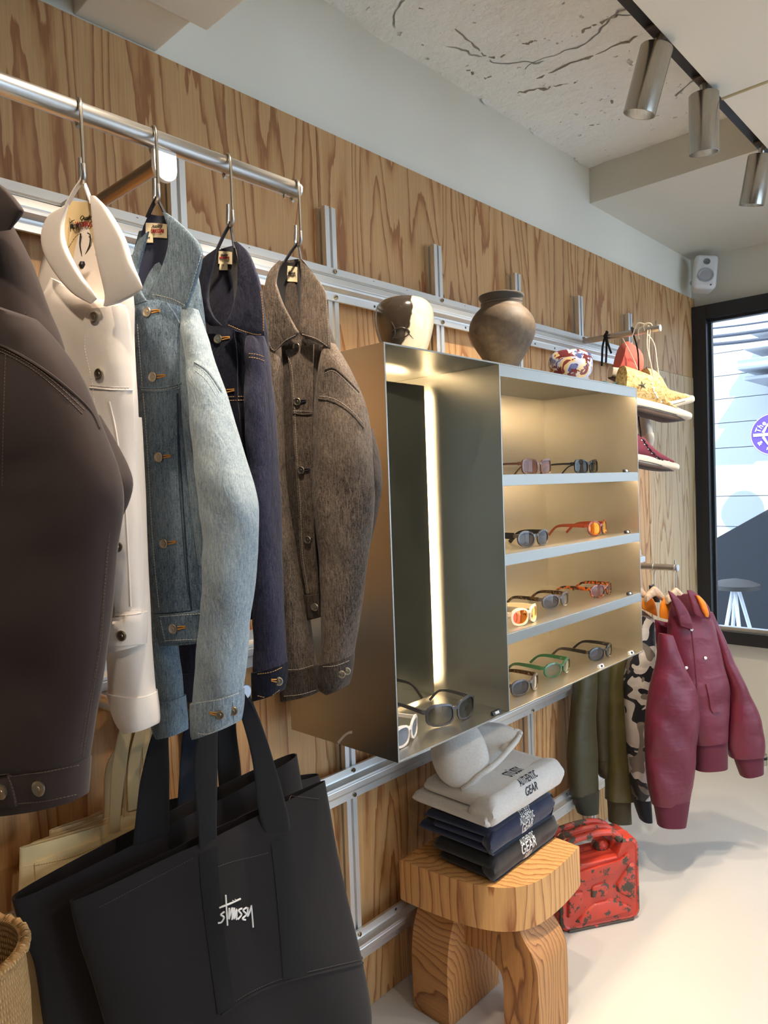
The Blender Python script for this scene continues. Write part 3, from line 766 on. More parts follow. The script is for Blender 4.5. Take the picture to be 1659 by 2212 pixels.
# ---- light blue
def light_jacket():
    pl = jplane(338, 440); o0 = pl.o
    r = empty('denim_jacket', (o0[0], o0[1], 1.13), 'light blue washed denim jacket with pale sleeves, between the white and navy ones', 'jacket', 'jackets on the garment rod')
    dn = mat_denim('denim_washed_blue', lin(58, 78, 100), lin(146, 164, 176), .42)
    dl = mat_denim('denim_light_sleeve', lin(112, 132, 148), lin(192, 202, 202), .5)
    dm = mat_denim('denim_mid_sleeve', lin(66, 86, 104), lin(150, 166, 174), .45)
    lin_ = mat_cloth('navy_lining', lin(34, 38, 58), .8)
    # rear half with shoulders, lining inside the neck
    back = loft('back_panel', [(300, 500, 372, 492, .006), (286, 560, 418, 560, .012), (276, 640, 436, 660, .022), (276, 740, 444, 760, .028), (285, 900, 450, 900, .03), (296, 1100, 452, 1100, .03), (322, 1320, 440, 1320, .026)], pl, dm, r, d=-.035, n=20, wr=wrinkle_fn(2, .004))
    li = sheet('lining', [(322, 462, 356, 460), (306, 500, 368, 500), (300, 560, 368, 560), (296, 640, 345, 648), (300, 672, 340, 672)], pl, lin_, r, d=-.012, bulge=-.012, n=12, m=9)
    body = loft('front_panel', [(284, 652, 396, 652, .014), (281, 700, 404, 690, .022), (288, 800, 408, 800, .026), (296, 900, 410, 900, .027), (310, 1040, 422, 1040, .027), (322, 1200, 436, 1200, .025), (336, 1322, 444, 1316, .022)], pl, dn, r, d=.004, n=30, seg=28, wr=wrinkle_fn(5, .006, 40, 22, 7))
    ls = loft('sleeve', [(284, 780, 330, 780, .022), (284, 900, 345, 900, .026), (292, 1100, 366, 1100, .028), (305, 1280, 368, 1280, .028), (320, 1400, 374, 1400, .027), (327, 1470, 386, 1462, .026), (330, 1520, 390, 1512, .026)], pl, dm, r, d=-.022, n=26, wr=wrinkle_fn(6, .004, 26, 20))
    lc = loft('cuff', [(328, 1514, 392, 1506, .028), (331, 1540, 394, 1530, .028), (340, 1575, 397, 1562, .027), (348, 1590, 397, 1580, .026)], pl, dm, ls, d=-.022, n=8)
    rs = loft('sleeve', [(398, 664, 424, 668, .012), (402, 720, 440, 726, .022), (412, 790, 456, 786, .03), (424, 860, 484, 872, .036), (432, 960, 514, 975, .040), (444, 1080, 542, 1078, .042), (452, 1160, 549, 1150, .042), (451, 1250, 541, 1240, .040), (440, 1360, 530, 1362, .037), (430, 1450, 521, 1440, .034), (424, 1522, 515, 1500, .033)], pl, dl, r, d=.028, n=44, seg=30, wr=wrinkle_fn(8, .009, 22, 30, 7))
    rc = loft('cuff', [(422, 1515, 518, 1493, .035), (423, 1545, 517, 1522, .036), (424, 1578, 513, 1552, .035), (427, 1590, 511, 1561, .034)], pl, mat_denim('denim_cuff', lin(84, 106, 126), lin(184, 196, 200), .5), rs, d=.028, n=9)
    # hem band
    hem = loft('waistband', [(340, 1324, 446, 1316, .026), (345, 1355, 446, 1350, .026), (352, 1391, 447, 1385, .025)], pl, dn, r, d=.008, n=8)
    side = loft('side_panel', [(392, 690, 424, 694, .010), (394, 780, 430, 790, .014), (398, 880, 436, 890, .016), (408, 1000, 446, 1010, .016), (420, 1120, 450, 1120, .014), (432, 1220, 452, 1220, .010)], pl, dm, r, d=.014, n=18)
    # collar
    cw = loft('collar', [(352, 459, 362, 461, .004), (364, 490, 398, 490, .008), (366, 530, 432, 530, .010), (352, 580, 434, 566, .010), (336, 620, 422, 612, .010), (326, 642, 404, 666, .006)], pl, dm, r, d=.040, n=24, sq=.6, wr=wrinkle_fn(3, .003))
    cl = loft('collar', [(298, 522, 322, 500, .004), (285, 560, 304, 560, .007), (277, 600, 296, 600, .008), (272, 640, 306, 632, .007), (276, 664, 318, 650, .004)], pl, dm, r, d=.030, n=14, sq=.6)
    sf = Surf([body, hem])
    pk = drape('placket', [(287, 656, 362, 655), (294, 720, 392, 716), (303, 838, 391, 842), (311, 930, 383, 940), (326, 1180, 398, 1190), (340, 1326, 412, 1318)], sf, dn, r, .003, .002, 34, 8)
    tab = drape('waistband_tab', [(343, 1328, 441, 1321), (352, 1388, 444, 1384)], sf, dn, hem, .004, .002, 6, 8)
    sf2 = Surf([body, hem, pk, tab, side]); W = THR['pale']
    seam([[(304, 838), (350, 838), (392, 828)], [(304, 846), (350, 846), (390, 838)]], sf2, dn, r, .0016)
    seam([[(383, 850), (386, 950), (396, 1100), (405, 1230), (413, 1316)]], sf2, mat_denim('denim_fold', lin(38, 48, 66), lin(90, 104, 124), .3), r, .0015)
    stitch([[(297, 700), (308, 838), (316, 930), (331, 1180), (345, 1322)], [(306, 842), (350, 842), (390, 833)], [(345, 1332), (440, 1325)], [(356, 1384), (442, 1380)], [(347, 1340), (357, 1384)]], sf2, W, r)
    bias = pl.n + np.array([0, 0, 0.0])
    for x, y in ((319, 675), (331, 815), (344, 988), (355, 1174), (375, 1358)):
        button(x, y, sf2, r, 1.0, bias, 26, THR['gold'])
    sfr = Surf([rs, rc])
    stitch([[(424, 790), (450, 812), (474, 850)], [(422, 800), (446, 822), (468, 858)], [(424, 1518), (470, 1512), (516, 1497)]], sfr, W, rs)
    seam([[(420, 782), (448, 802), (478, 846)], [(503, 1515), (506, 1560)]], sfr, dl, rs, .0022)
    stitch([[(428, 1584), (455, 1584), (508, 1556)]], sfr, W, rc)
    for x, y in ((476, 1543), (504, 1535)): button(x, y, sfr, rc, .95, pl.n, -22 if x < 490 else None, THR['gold'])
    sfc = Surf([cw]); stitch([[(436, 545), (428, 572), (416, 612), (402, 658)], [(330, 636), (370, 645), (400, 660)]], sfc, W, cw)
    neck_label(Surf([li]), 339, 497, 24, 16, r, pl, 0, (323, 516))
    return r, pl
JL, plL = light_jacket()

# ---- white
def white_jacket():
    pl = jplane(178, 400); o0 = pl.o
    r = empty('denim_jacket', (o0[0], o0[1], 1.14), 'white twill jacket with beige lining and wide collar, next to the brown one', 'jacket', 'jackets on the garment rod')
    wt = mat_cloth('white_twill', lin(226, 214, 202), .85, .05, 200, .3, .1, 16)
    ql = mat_cloth('beige_quilt', lin(206, 180, 132), .8, .06)
    back = loft('back_panel', [(136, 470, 214, 462, .006), (100, 540, 262, 560, .012), (86, 620, 284, 640, .022), (80, 740, 284, 740, .028), (90, 900, 292, 900, .03), (130, 1100, 300, 1100, .03), (200, 1390, 304, 1380, .026)], pl, wt, r, d=-.035, n=22)
    li = sheet('lining', [(146, 432, 200, 428), (137, 480, 208, 480), (140, 540, 216, 560), (160, 600, 230, 625), (205, 660, 236, 665)], pl, ql, r, d=-.016, bulge=-.012, n=14, m=10)
    body = loft('front_panel', [(110, 600, 240, 660, .010), (92, 660, 270, 664, .022), (84, 760, 281, 760, .028), (90, 860, 291, 870, .030), (120, 1000, 293, 1010, .030), (170, 1150, 300, 1150, .028), (205, 1330, 305, 1325, .026), (215, 1412, 303, 1390, .025)], pl, wt, r, d=.002, n=34, seg=28, wr=wrinkle_fn(15, .007, 30, 14, 7))
    hem = loft('waistband', [(206, 1336, 307, 1324, .030), (210, 1375, 307, 1360, .031), (214, 1413, 305, 1393, .030)], pl, wt, r, d=.004, n=8)
    ls = loft('sleeve', [(250, 900, 292, 900, .024), (248, 1050, 298, 1050, .028), (244, 1250, 310, 1250, .03), (242, 1400, 318, 1395, .03), (246, 1490, 326, 1500, .03)], pl, wt, r, d=-.024, n=24, wr=wrinkle_fn(16, .005, 26, 20))
    lc = loft('cuff', [(244, 1486, 327, 1500, .032), (254, 1525, 331, 1535, .032), (266, 1555, 332, 1560, .031), (280, 1576, 331, 1568, .028)], pl, wt, ls, d=-.024, n=9)
    cr = loft('collar', [(197, 424, 206, 424, .004), (200, 450, 232, 452, .009), (206, 510, 266, 510, .012), (214, 560, 285, 568, .012), (224, 605, 302, 606, .011), (230, 640, 304, 628, .008), (226, 662, 262, 652, .004)], pl, wt, r, d=.040, n=26, sq=.6, wr=wrinkle_fn(17, .004, 20, 14))
    cl = loft('collar', [(140, 446, 147, 440, .004), (108, 466, 137, 480, .008), (92, 505, 138, 515, .010), (98, 548, 150, 550, .011), (122, 592, 175, 595, .010), (158, 634, 200, 630, .008), (195, 656, 209, 644, .004)], pl, wt, r, d=.040, n=24, sq=.6)
    sf = Surf([body, hem])
    pk = drape('placket', [(196, 668, 268, 662), (177, 712, 274, 702), (177, 755, 278, 752), (193, 830, 283, 832), (199, 905, 286, 905), (222, 960, 288, 960), (246, 1060, 293, 1060), (240, 1150, 297, 1150), (236, 1205, 299, 1205), (246, 1290, 303, 1290), (252, 1318, 304, 1316), (240, 1365, 304, 1362), (238, 1396, 303, 1390)], sf, wt, r, .004, .003, 44, 8)
    sf2 = Surf([body, pk, hem])
    seam([[(194, 838), (240, 842), (286, 843)], [(250, 1330), (280, 1328), (304, 1324)], [(236, 868), (250, 930), (268, 1060), (276, 1180), (282, 1310)]], sf2, wt, r, .0016)
    stitch([[(196, 832), (240, 836), (284, 837)], [(186, 712), (184, 755), (200, 830), (206, 905)], [(252, 1322), (304, 1317)]], sf2, THR['white'], r)
    for x, y in ((205, 685), (215, 808), (256, 1181), (264, 1373)): button(x, y, sf2, r, 1.0, pl.n)
    sl = Surf([li])
    script('printed_mark', sl.at(157, 486, .002)[0], sl.at(175, 486)[0] - sl.at(140, 486)[0], (0, 0, 1), .9, .030, .0006, INKK, li) if False else None
    q = sl.at(180, 486, .0025)[0]; rv = sl.at(205, 486)[0] - sl.at(145, 486)[0]; rv /= np.linalg.norm(rv); u = np.array([0, 0, 1.0])
    script('printed_mark', sl.at(160, 488, .0025)[0], rv, u, .024, .024, .0005, INKK, li)
    text_on('printed_mark', 'Quality', .010, sl.at(190, 472, .0025)[0], rv, u, INKK, li, .95, 0, .3)
    text_on('printed_mark', 'WORKGEAR', .011, sl.at(192, 486, .0025)[0], rv, u, INKR, li, .8, .0002)
    stitch([[(150, 470), (178, 500), (205, 470)], [(145, 540), (175, 505), (212, 560)], [(160, 600), (190, 560), (222, 610)]], sl, plain('quilt_thread', lin(150, 120, 80), .8), li)
    # drawcord with ball and swing tag
    p = [sl.at(x, y, .004)[0] for x, y in ((178, 506), (176, 530), (181, 556), (184, 566), (187, 556), (198, 532), (200, 510), (194, 505))]
    cord = tube('tag_cord', crom(p, 30), .0011, MAT['black_plastic'], r, 6)
    c = sl.at(184, 576, .006)[0]; lathe('cord_ball', [(.0005, -.0065), (.004, -.0055), (.0065, 0), (.004, .0055), (.0005, .0065)], c, MAT['black_plastic'], cord, (0, 0, 1), 14)
    drape('swing_tag', [(188, 598, 206, 600), (193, 610, 218, 612), (206, 634, 214, 638), (205, 655, 212, 655)], sl, plain('kraft_card', lin(178, 128, 72), .8), cord, .006, .001, 8, 4)
    return r, pl
JW, plW = white_jacket()

# ---- navy
def navy_jacket():
    pl = jplane(490, 490); o0 = pl.o
    r = empty('denim_jacket', (o0[0], o0[1], 1.14), 'dark navy raw denim jacket with gold edge stitching', 'jacket', 'jackets on the garment rod')
    dn = mat_denim('denim_raw_navy', lin(13, 14, 24), lin(40, 41, 60), .34, mott=.25)
    ds = mat_denim('denim_raw_sleeve', lin(26, 27, 44), lin(66, 65, 84), .38, mott=.25)
    bl = mat_cloth('black_lining', lin(22, 21, 26), .7)
    back = loft('back_panel', [(462, 545, 512, 530, .005), (432, 600, 556, 620, .012), (424, 680, 574, 700, .022), (430, 800, 580, 800, .028), (450, 1000, 580, 1000, .03), (480, 1200, 575, 1200, .028), (490, 1336, 566, 1334, .024)], pl, dn, r, d=-.035, n=20)
    li = sheet('lining', [(468, 540, 506, 530), (452, 580, 514, 570), (446, 640, 510, 640), (452, 690, 498, 690), (470, 715, 492, 712)], pl, bl, r, d=-.014, bulge=-.012, n=12, m=9)
    body = loft('front_panel', [(446, 705, 536, 718, .016), (444, 760, 540, 760, .024), (450, 860, 541, 860, .027), (470, 1000, 548, 1000, .027), (490, 1200, 562, 1200, .025), (500, 1335, 566, 1332, .022)], pl, dn, r, d=.004, n=28, seg=26, wr=wrinkle_fn(25, .004, 26, 12))
    ls = loft('sleeve', [(440, 800, 480, 800, .022), (420, 1100, 480, 1100, .028), (400, 1300, 450, 1300, .028), (386, 1400, 434, 1400, .027), (381, 1450, 430, 1452, .026)], pl, dn, r, d=-.024, n=20)
    lc = loft('cuff', [(379, 1447, 431, 1450, .028), (382, 1480, 432, 1486, .028), (386, 1503, 432, 1512, .027)], pl, dn, ls, d=-.024, n=7)
    rs = loft('sleeve', [(536, 714, 566, 720, .014), (535, 760, 574, 760, .024), (537, 830, 580, 830, .03), (542, 920, 586, 920, .034), (553, 1050, 592, 1050, .036), (560, 1200, 598, 1200, .036), (556, 1350, 607, 1350, .034), (555, 1452, 613, 1438, .032)], pl, ds, r, d=.026, n=34, seg=26, wr=wrinkle_fn(26, .007, 22, 26, 7))
    rc = loft('cuff', [(553, 1448, 614, 1433, .034), (554, 1480, 612, 1464, .034), (555, 1508, 607, 1494, .033)], pl, dn, rs, d=.026, n=7)
    cr = loft('collar', [(504, 523, 512, 522, .004), (513, 548, 536, 545, .008), (514, 590, 553, 585, .010), (510, 632, 564, 625, .010), (498, 676, 570, 680, .010), (490, 698, 572, 716, .007), (510, 716, 572, 726, .003)], pl, ds, r, d=.040, n=24, sq=.6, wr=wrinkle_fn(27, .003))
    cl = loft('collar', [(460, 543, 468, 538, .004), (438, 562, 462, 570, .008), (423, 605, 452, 612, .009), (430, 655, 450, 652, .009), (442, 690, 462, 684, .007), (456, 704, 480, 703, .004)], pl, dn, r, d=.036, n=18, sq=.6)
    sf = Surf([body])
    pk = drape('placket', [(450, 724, 506, 716), (450, 770, 512, 770), (456, 860, 514, 862), (475, 1000, 526, 1000), (494, 1200, 540, 1200), (503, 1332, 545, 1332)], sf, dn, r, .003, .002, 26, 6)
    sf2 = Surf([body, pk]); G = THR['gold']
    stitch([[(482, 858), (510, 857), (539, 856)], [(482, 866), (510, 865), (539, 864)]], sf2, THR['tan'], r)
    stitch([[(509, 720), (514, 800), (516, 860), (528, 1000), (541, 1200)]], sf2, THR['dark'], r)
    for x, y in ((472, 733), (482, 846), (498, 1015), (512, 1180)): button(x, y, sf2, r, 1.0, pl.n, 24, G)
    sc = Surf([cr]); stitch([[(563, 630), (568, 680), (569, 720)]], sc, G, cr, r=.0007)
    stitch([[(494, 702), (520, 713), (550, 722), (566, 722)]], sc, THR['tan'], cr)
    ss = Surf([rs, rc]); stitch([[(538, 764), (556, 766), (572, 772)], [(538, 772), (556, 774), (572, 781)]], ss, THR['tan'], rs)
    stitch([[(557, 1456), (585, 1452), (610, 1441)], [(557, 1503), (580, 1506), (604, 1490)]], ss, THR['tan'], rc)
    button(602, 1471, ss, rc, .95, pl.n, -16, G)
    button(387, 1470, Surf([lc]), lc, .95, pl.n)
    neck_label(Surf([li]), 487, 556, 15, 14, r, pl, 0, (484, 575))
    return r, pl
JN, plN = navy_jacket()

# ---- grey
def grey_jacket():
    pl = jplane(632, 530); o0 = pl.o
    r = empty('denim_jacket', (o0[0], o0[1], 1.14), 'faded charcoal grey denim jacket at the rod end beside the cabinet', 'jacket', 'jackets on the garment rod')
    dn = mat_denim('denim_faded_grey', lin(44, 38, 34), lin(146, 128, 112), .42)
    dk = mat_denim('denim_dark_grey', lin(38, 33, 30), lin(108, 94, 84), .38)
    bl = mat_cloth('black_lining_grey', lin(24, 22, 24), .7)
    back = loft('back_panel', [(604, 566, 652, 560, .005), (580, 600, 690, 620, .012), (574, 690, 716, 720, .02), (578, 800, 750, 810, .028), (590, 950, 770, 950, .03), (600, 1150, 760, 1150, .03), (640, 1325, 710, 1325, .022)], pl, dk, r, d=-.035, n=20)
    li = sheet('lining', [(612, 566, 650, 560), (598, 600, 652, 600), (604, 650, 650, 655), (622, 690, 650, 700), (640, 724, 650, 724)], pl, bl, r, d=-.012, bulge=-.012, n=12, m=9)
    body = loft('front_panel', [(590, 735, 700, 735, .016), (582, 770, 712, 765, .024), (590, 860, 716, 860, .027), (604, 1000, 722, 1000, .027), (628, 1180, 724, 1180, .025), (660, 1284, 700, 1280, .022)], pl, dk, r, d=.004, n=28, seg=26, wr=wrinkle_fn(35, .004, 26, 12))
    hem = loft('waistband', [(655, 1283, 702, 1278, .024), (662, 1310, 702, 1305, .024), (669, 1337, 701, 1330, .023)], pl, dk, r, d=.004, n=6)
    ls = loft('sleeve', [(576, 748, 606, 745, .014), (577, 800, 613, 800, .024), (582, 900, 616, 900, .03), (593, 1040, 622, 1040, .032), (602, 1180, 641, 1180, .034), (607, 1320, 658, 1310, .034), (612, 1452, 678, 1440, .032)], pl, dn, r, d=.026, n=34, seg=26, wr=wrinkle_fn(36, .007, 24, 26, 7))
    lc = loft('cuff', [(610, 1448, 680, 1438, .034), (611, 1480, 685, 1468, .034), (613, 1510, 687, 1495, .033)], pl, dk, ls, d=.026, n=7)
    rs = loft('sleeve', [(700, 752, 722, 742, .014), (692, 800, 752, 795, .026), (684, 870, 785, 870, .036), (683, 960, 798, 950, .042), (685, 1060, 806, 1050, .044), (692, 1150, 800, 1130, .044), (698, 1230, 788, 1215, .042), (700, 1320, 776, 1310, .038), (697, 1435, 758, 1420, .034)], pl, dn, r, d=.024, n=40, seg=30, wr=wrinkle_fn(37, .010, 22, 26, 7))
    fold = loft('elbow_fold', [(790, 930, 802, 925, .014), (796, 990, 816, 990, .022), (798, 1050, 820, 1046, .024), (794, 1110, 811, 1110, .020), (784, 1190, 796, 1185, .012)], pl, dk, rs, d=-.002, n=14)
    rc = loft('cuff', [(694, 1431, 760, 1416, .036), (694, 1460, 757, 1446, .036), (696, 1484, 752, 1470, .035), (712, 1496, 748, 1482, .030)], pl, dk, rs, d=.024, n=8)
    cl = loft('collar', [(600, 566, 606, 562, .004), (582, 586, 597, 606, .008), (572, 620, 600, 624, .010), (569, 660, 614, 662, .010), (573, 710, 638, 706, .010), (580, 745, 644, 722, .007), (588, 763, 618, 740, .003)], pl, dn, r, d=.040, n=24, sq=.6, wr=wrinkle_fn(38, .003))
    cr = loft('collar', [(647, 559, 652, 560, .004), (650, 590, 676, 590, .009), (650, 625, 702, 628, .010), (649, 665, 707, 665, .010), (648, 705, 711, 705, .010), (650, 724, 714, 745, .007), (684, 737, 714, 756, .003)], pl, dn, r, d=.042, n=24, sq=.6, wr=wrinkle_fn(39, .003))
    sf = Surf([body, hem])
    pk = drape('placket', [(618, 758, 678, 745), (627, 795, 678, 790), (633, 890, 677, 893), (636, 950, 676, 950), (645, 1090, 679, 1090), (650, 1200, 684, 1200), (664, 1283, 696, 1280)], sf, dn, r, .0035, .002, 30, 6)
    tb = drape('waistband_tab', [(664, 1287, 700, 1281), (669, 1335, 700, 1329)], sf, dk, hem, .004, .002, 5, 5)
    sf2 = Surf([body, hem, pk, tb]); G = THR['grey']
    seam([[(633, 893), (655, 896), (677, 895)]], sf2, dk, r, .0016)
    stitch([[(622, 770), (631, 800), (637, 890), (640, 950), (649, 1090), (654, 1200), (667, 1282)], [(634, 888), (676, 889)]], sf2, G, r)
    for x, y in ((641, 750), (643, 868), (651, 1016), (665, 1166), (680, 1311)): button(x, y, sf2, r, .92, pl.n, 18 if y > 800 and y < 1300 else None, THR['dark'])
    for c_, L in ((cl, [[(575, 715), (590, 757), (616, 736), (642, 722)]]), (cr, [[(653, 722), (684, 732), (710, 750)], [(704, 640), (708, 700), (711, 748)]])): stitch(L, Surf([c_]), G, c_)
    ss = Surf([rs, rc, back]); 
    seam([[(702, 800), (720, 795), (745, 815), (775, 848)], [(688, 862), (720, 868), (755, 890), (785, 925)]], ss, dk, rs, .002)
    stitch([[(702, 806), (720, 801), (745, 822), (772, 852)], [(690, 856), (720, 861), (755, 883), (784, 915)], [(698, 1440), (725, 1438), (756, 1426)]], ss, G, rs)
    for x, y in ((738, 1456), (749, 1449)): button(x, y, ss, rc, .9, pl.n)
    stitch([[(614, 1446), (645, 1446), (678, 1436)], [(614, 1504), (650, 1500), (684, 1490)]], Surf([ls, lc]), G, lc)
    neck_label(Surf([li]), 632, 591, 11, 17, r, pl, 1)
    return r, pl
JG, plG = grey_jacket()

# ---- brown
def brown_jacket():
    pl = Plane(at(-40, 330, 0, RX), ANG); o0 = pl.o
    r = empty('denim_jacket', (o0[0], o0[1], 1.06), 'dark brown work jacket with one long sleeve, cut by the left edge', 'jacket', 'jackets on the garment rod')
    br = mat_cloth('brown_canvas', lin(58, 46, 42), .85, .10, 240, .35, .12, 12)
    body = loft('body', [(-120, 470, 22, 482, .014), (-150, 560, 58, 560, .026), (-160, 660, 92, 660, .034), (-170, 760, 128, 760, .038), (-170, 950, 150, 950, .038), (-165, 1200, 140, 1200, .036), (-150, 1400, 120, 1400, .034)], pl, br, r, d=-.018, n=26, seg=30, wr=wrinkle_fn(45, .005))
    cb = loft('collar', [(-90, 390, -20, 385, .004), (-95, 420, 12, 408, .010), (-90, 450, 44, 446, .011), (-80, 480, 46, 462, .009), (-60, 505, 22, 496, .003)], pl, br, r, d=.030, n=14, sq=.6)
    sl = loft('sleeve', [(-70, 640, 72, 690, .022), (-85, 730, 112, 735, .034), (-92, 820, 160, 810, .042), (-90, 920, 202, 912, .047), (-84, 1010, 236, 1000, .049), (-78, 1080, 250, 1080, .049), (-72, 1180, 238, 1180, .048), (-66, 1320, 226, 1310, .046), (-60, 1450, 211, 1450, .043), (-56, 1560, 192, 1555, .040), (-52, 1672, 178, 1646, .038)], pl, br, r, d=.026, n=46, seg=32, wr=wrinkle_fn(46, .007, 16, 22, 7))
    fl = loft('elbow_fold', [(196, 900, 206, 895, .012), (214, 955, 232, 950, .02), (228, 1010, 256, 1005, .026), (240, 1055, 266, 1045, .026), (244, 1100, 258, 1090, .02), (240, 1140, 248, 1130, .008)], pl, br, sl, d=-.006, n=16)
    cf = loft('cuff', [(-54, 1668, 180, 1642, .041), (-52, 1700, 178, 1678, .042), (-50, 1750, 175, 1722, .040)], pl, br, sl, d=.026, n=8, seg=30)
    sf = Surf([sl, cf, body]); T_ = THR['brown']
    seam([[(-30, 735), (15, 752), (75, 786), (135, 830), (192, 884), (214, 925)]], sf, br, sl, .0022)
    stitch([[(-30, 742), (15, 759), (75, 793), (132, 838), (186, 890)], [(-30, 749), (15, 766), (73, 800), (128, 845), (182, 898)], [(5, 1050), (8, 900), (13, 765)], [(236, 1150), (228, 1250), (218, 1380), (206, 1460), (190, 1560), (178, 1640)], [(232, 1180), (222, 1300), (210, 1420), (186, 1545), (172, 1635)]], sf, T_, sl, r=.0006)
    stitch([[(-40, 700), (20, 705), (60, 672)], [(-40, 708), (22, 713), (66, 680)]], Surf([body]), T_, body)
    tab = drape('cuff_tab', [(-40, 1676, 18, 1670), (-40, 1710, 30, 1704), (-40, 1746, 38, 1740)], sf, br, cf, .004, .003, 8, 6)
    sfc = Surf([cf, tab]); stitch([[(22, 1676), (90, 1669), (174, 1652)], [(40, 1736), (100, 1730), (170, 1715)], [(16, 1674), (27, 1704), (34, 1738)]], sfc, T_, cf)
    button(86, 1702, sfc, cf, 1.25, pl.n); button(6, 1709, sfc, cf, 1.25, pl.n)
    return r, pl
JB, plB = brown_jacket()

# hooks and hanging loops
HK = [('white', plW, 172, 401, [(145, 442), (198, 440)], 'white', JW), ('light', plL, 330, 440, [(318, 470), (358, 466)], 'dark', JL), ('navy', plN, 487, 492, [(466, 546), (506, 536)], 'dark', JN), ('grey', plG, 632, 532, [(615, 566), (651, 566)], 'dark', JG), ('brown', plB, -45, 330, [(-70, 392), (-25, 390)], 'dark', JB)]
lm = {'white': mat_cloth('loop_white', lin(226, 216, 206), .8), 'dark': mat_cloth('loop_dark', lin(34, 32, 36), .7)}
for nm, pl, hx, hy, ends, mk, jk in HK:
    y = at(hx, 300 if nm != 'brown' else 180, 0, RX)[1]
    zl = pl.o[2]
    root, low = s_hook(y, zl, {'white': 'steel s hook holding the white jacket', 'light': 'steel s hook holding the light blue jacket', 'navy': 'steel s hook holding the navy jacket', 'grey': 'steel s hook at the rod end holding the grey jacket', 'brown': 'steel s hook holding the brown jacket, out of frame'}[nm], rot=-.25)
    a = pl.P(*ends[0], .0); b = pl.P(*ends[1], .0); top = low + np.array([0, 0, .0036])
    pa = [a, a * .45 + top * .55 + np.array([0, 0, .003]), top + (a - top) * .08 + np.array([0, 0, .002]), top + np.array([0, 0, .0035]), top + (b - top) * .08 + np.array([0, 0, .002]), b * .45 + top * .55 + np.array([0, 0, .003]), b]
    ribbon('hanging_loop', crom(pa, 24), pl.n, .007, .0022, lm[mk], jk)

# ------------------------------------------------------------------ tote bags on short wall arms
def shell_loft(name, rows, pl, mat, parent, n=26, seg=32, t=0.03, d=0.0, sq=0.7, wall=0.003, wr=None, lining=0.22):
    """open-topped cloth bag: outer skin, inner skin near the mouth, rim and closed bottom"""
    v, _ = loft_v(rows, pl, n=n, seg=seg, t=t, d=d, sq=sq, wr=wr)
    V = [np.array(p) for p in v]; k = max(3, int(n * lining)); F = []
    for i in range(n - 1):
        for j in range(seg): F.append((i * seg + j, i * seg + (j + 1) % seg, (i + 1) * seg + (j + 1) % seg, (i + 1) * seg + j))
    F.append(tuple((n - 1) * seg + j for j in range(seg)))
    base = len(V)
    for i in range(k):
        ring = np.array(V[i * seg:(i + 1) * seg]); c = ring.mean(0)
        for p in ring:
            w = p - c; L = np.linalg.norm(w) + 1e-9; V.append(c + w * max(.3, (L - wall) / L) + (pl.n * 0))
    for i in range(k - 1):
        for j in range(seg): F.append((base + i * seg + j, base + (i + 1) * seg + j, base + (i + 1) * seg + (j + 1) % seg, base + i * seg + (j + 1) % seg))
    F.append(tuple(base + (k - 1) * seg + j for j in range(seg)))
    for j in range(seg): F.append((j, base + j, base + (j + 1) % seg, (j + 1) % seg))
    return shade_auto(put(name, fix_normals(mesh(name, V, F)), mat, parent), 60)
CANV_K = mat_cloth('black_canvas', lin(37, 33, 33), .9, .14, 260, .30, .06, 9)
WEB_K = mat_cloth('black_webbing', lin(24, 22, 23), .8, .10, 300, .2)
CANV_B = mat_cloth('natural_canvas', lin(234, 202, 146), .88, .06, 260, .28, .15, 10)
WEB_B = mat_cloth('natural_webbing', lin(206, 176, 128), .85, .08, 300, .2)
BARM_Y = 0.80
arm = empty('bag_arm', (.07, BARM_Y, 1.168), 'short steel wall arm with the black totes', 'arm')
lathe('bar', [(.0125, 0), (.0125, .300)], (.072, BARM_Y, 1.168), MAT['steel_rod'], arm, (1, 0, 0), 24)
lathe('end_cap', [(.0145, 0), (.0145, .010), (.0125, .012)], (.366, BARM_Y, 1.168), MAT['tag_grey'], arm, (1, 0, 0), 24)
arm2 = empty('bag_arm', (.07, .600, 1.168), 'short steel wall arm with the beige totes', 'arm')
lathe('bar', [(.0125, 0), (.0125, .240)], (.072, .600, 1.168), MAT['steel_rod'], arm2, (1, 0, 0), 24)
PB = Plane((.385, BARM_Y, 1.0), 75)
def strap(name, rows, pl, mat, parent, d=0.0, t=.0016, n=26):
    return loft(name, [(a, b, c, e, t, dd) for a, b, c, e, dd in rows], pl, mat, parent, n=n, seg=12, sq=.35)
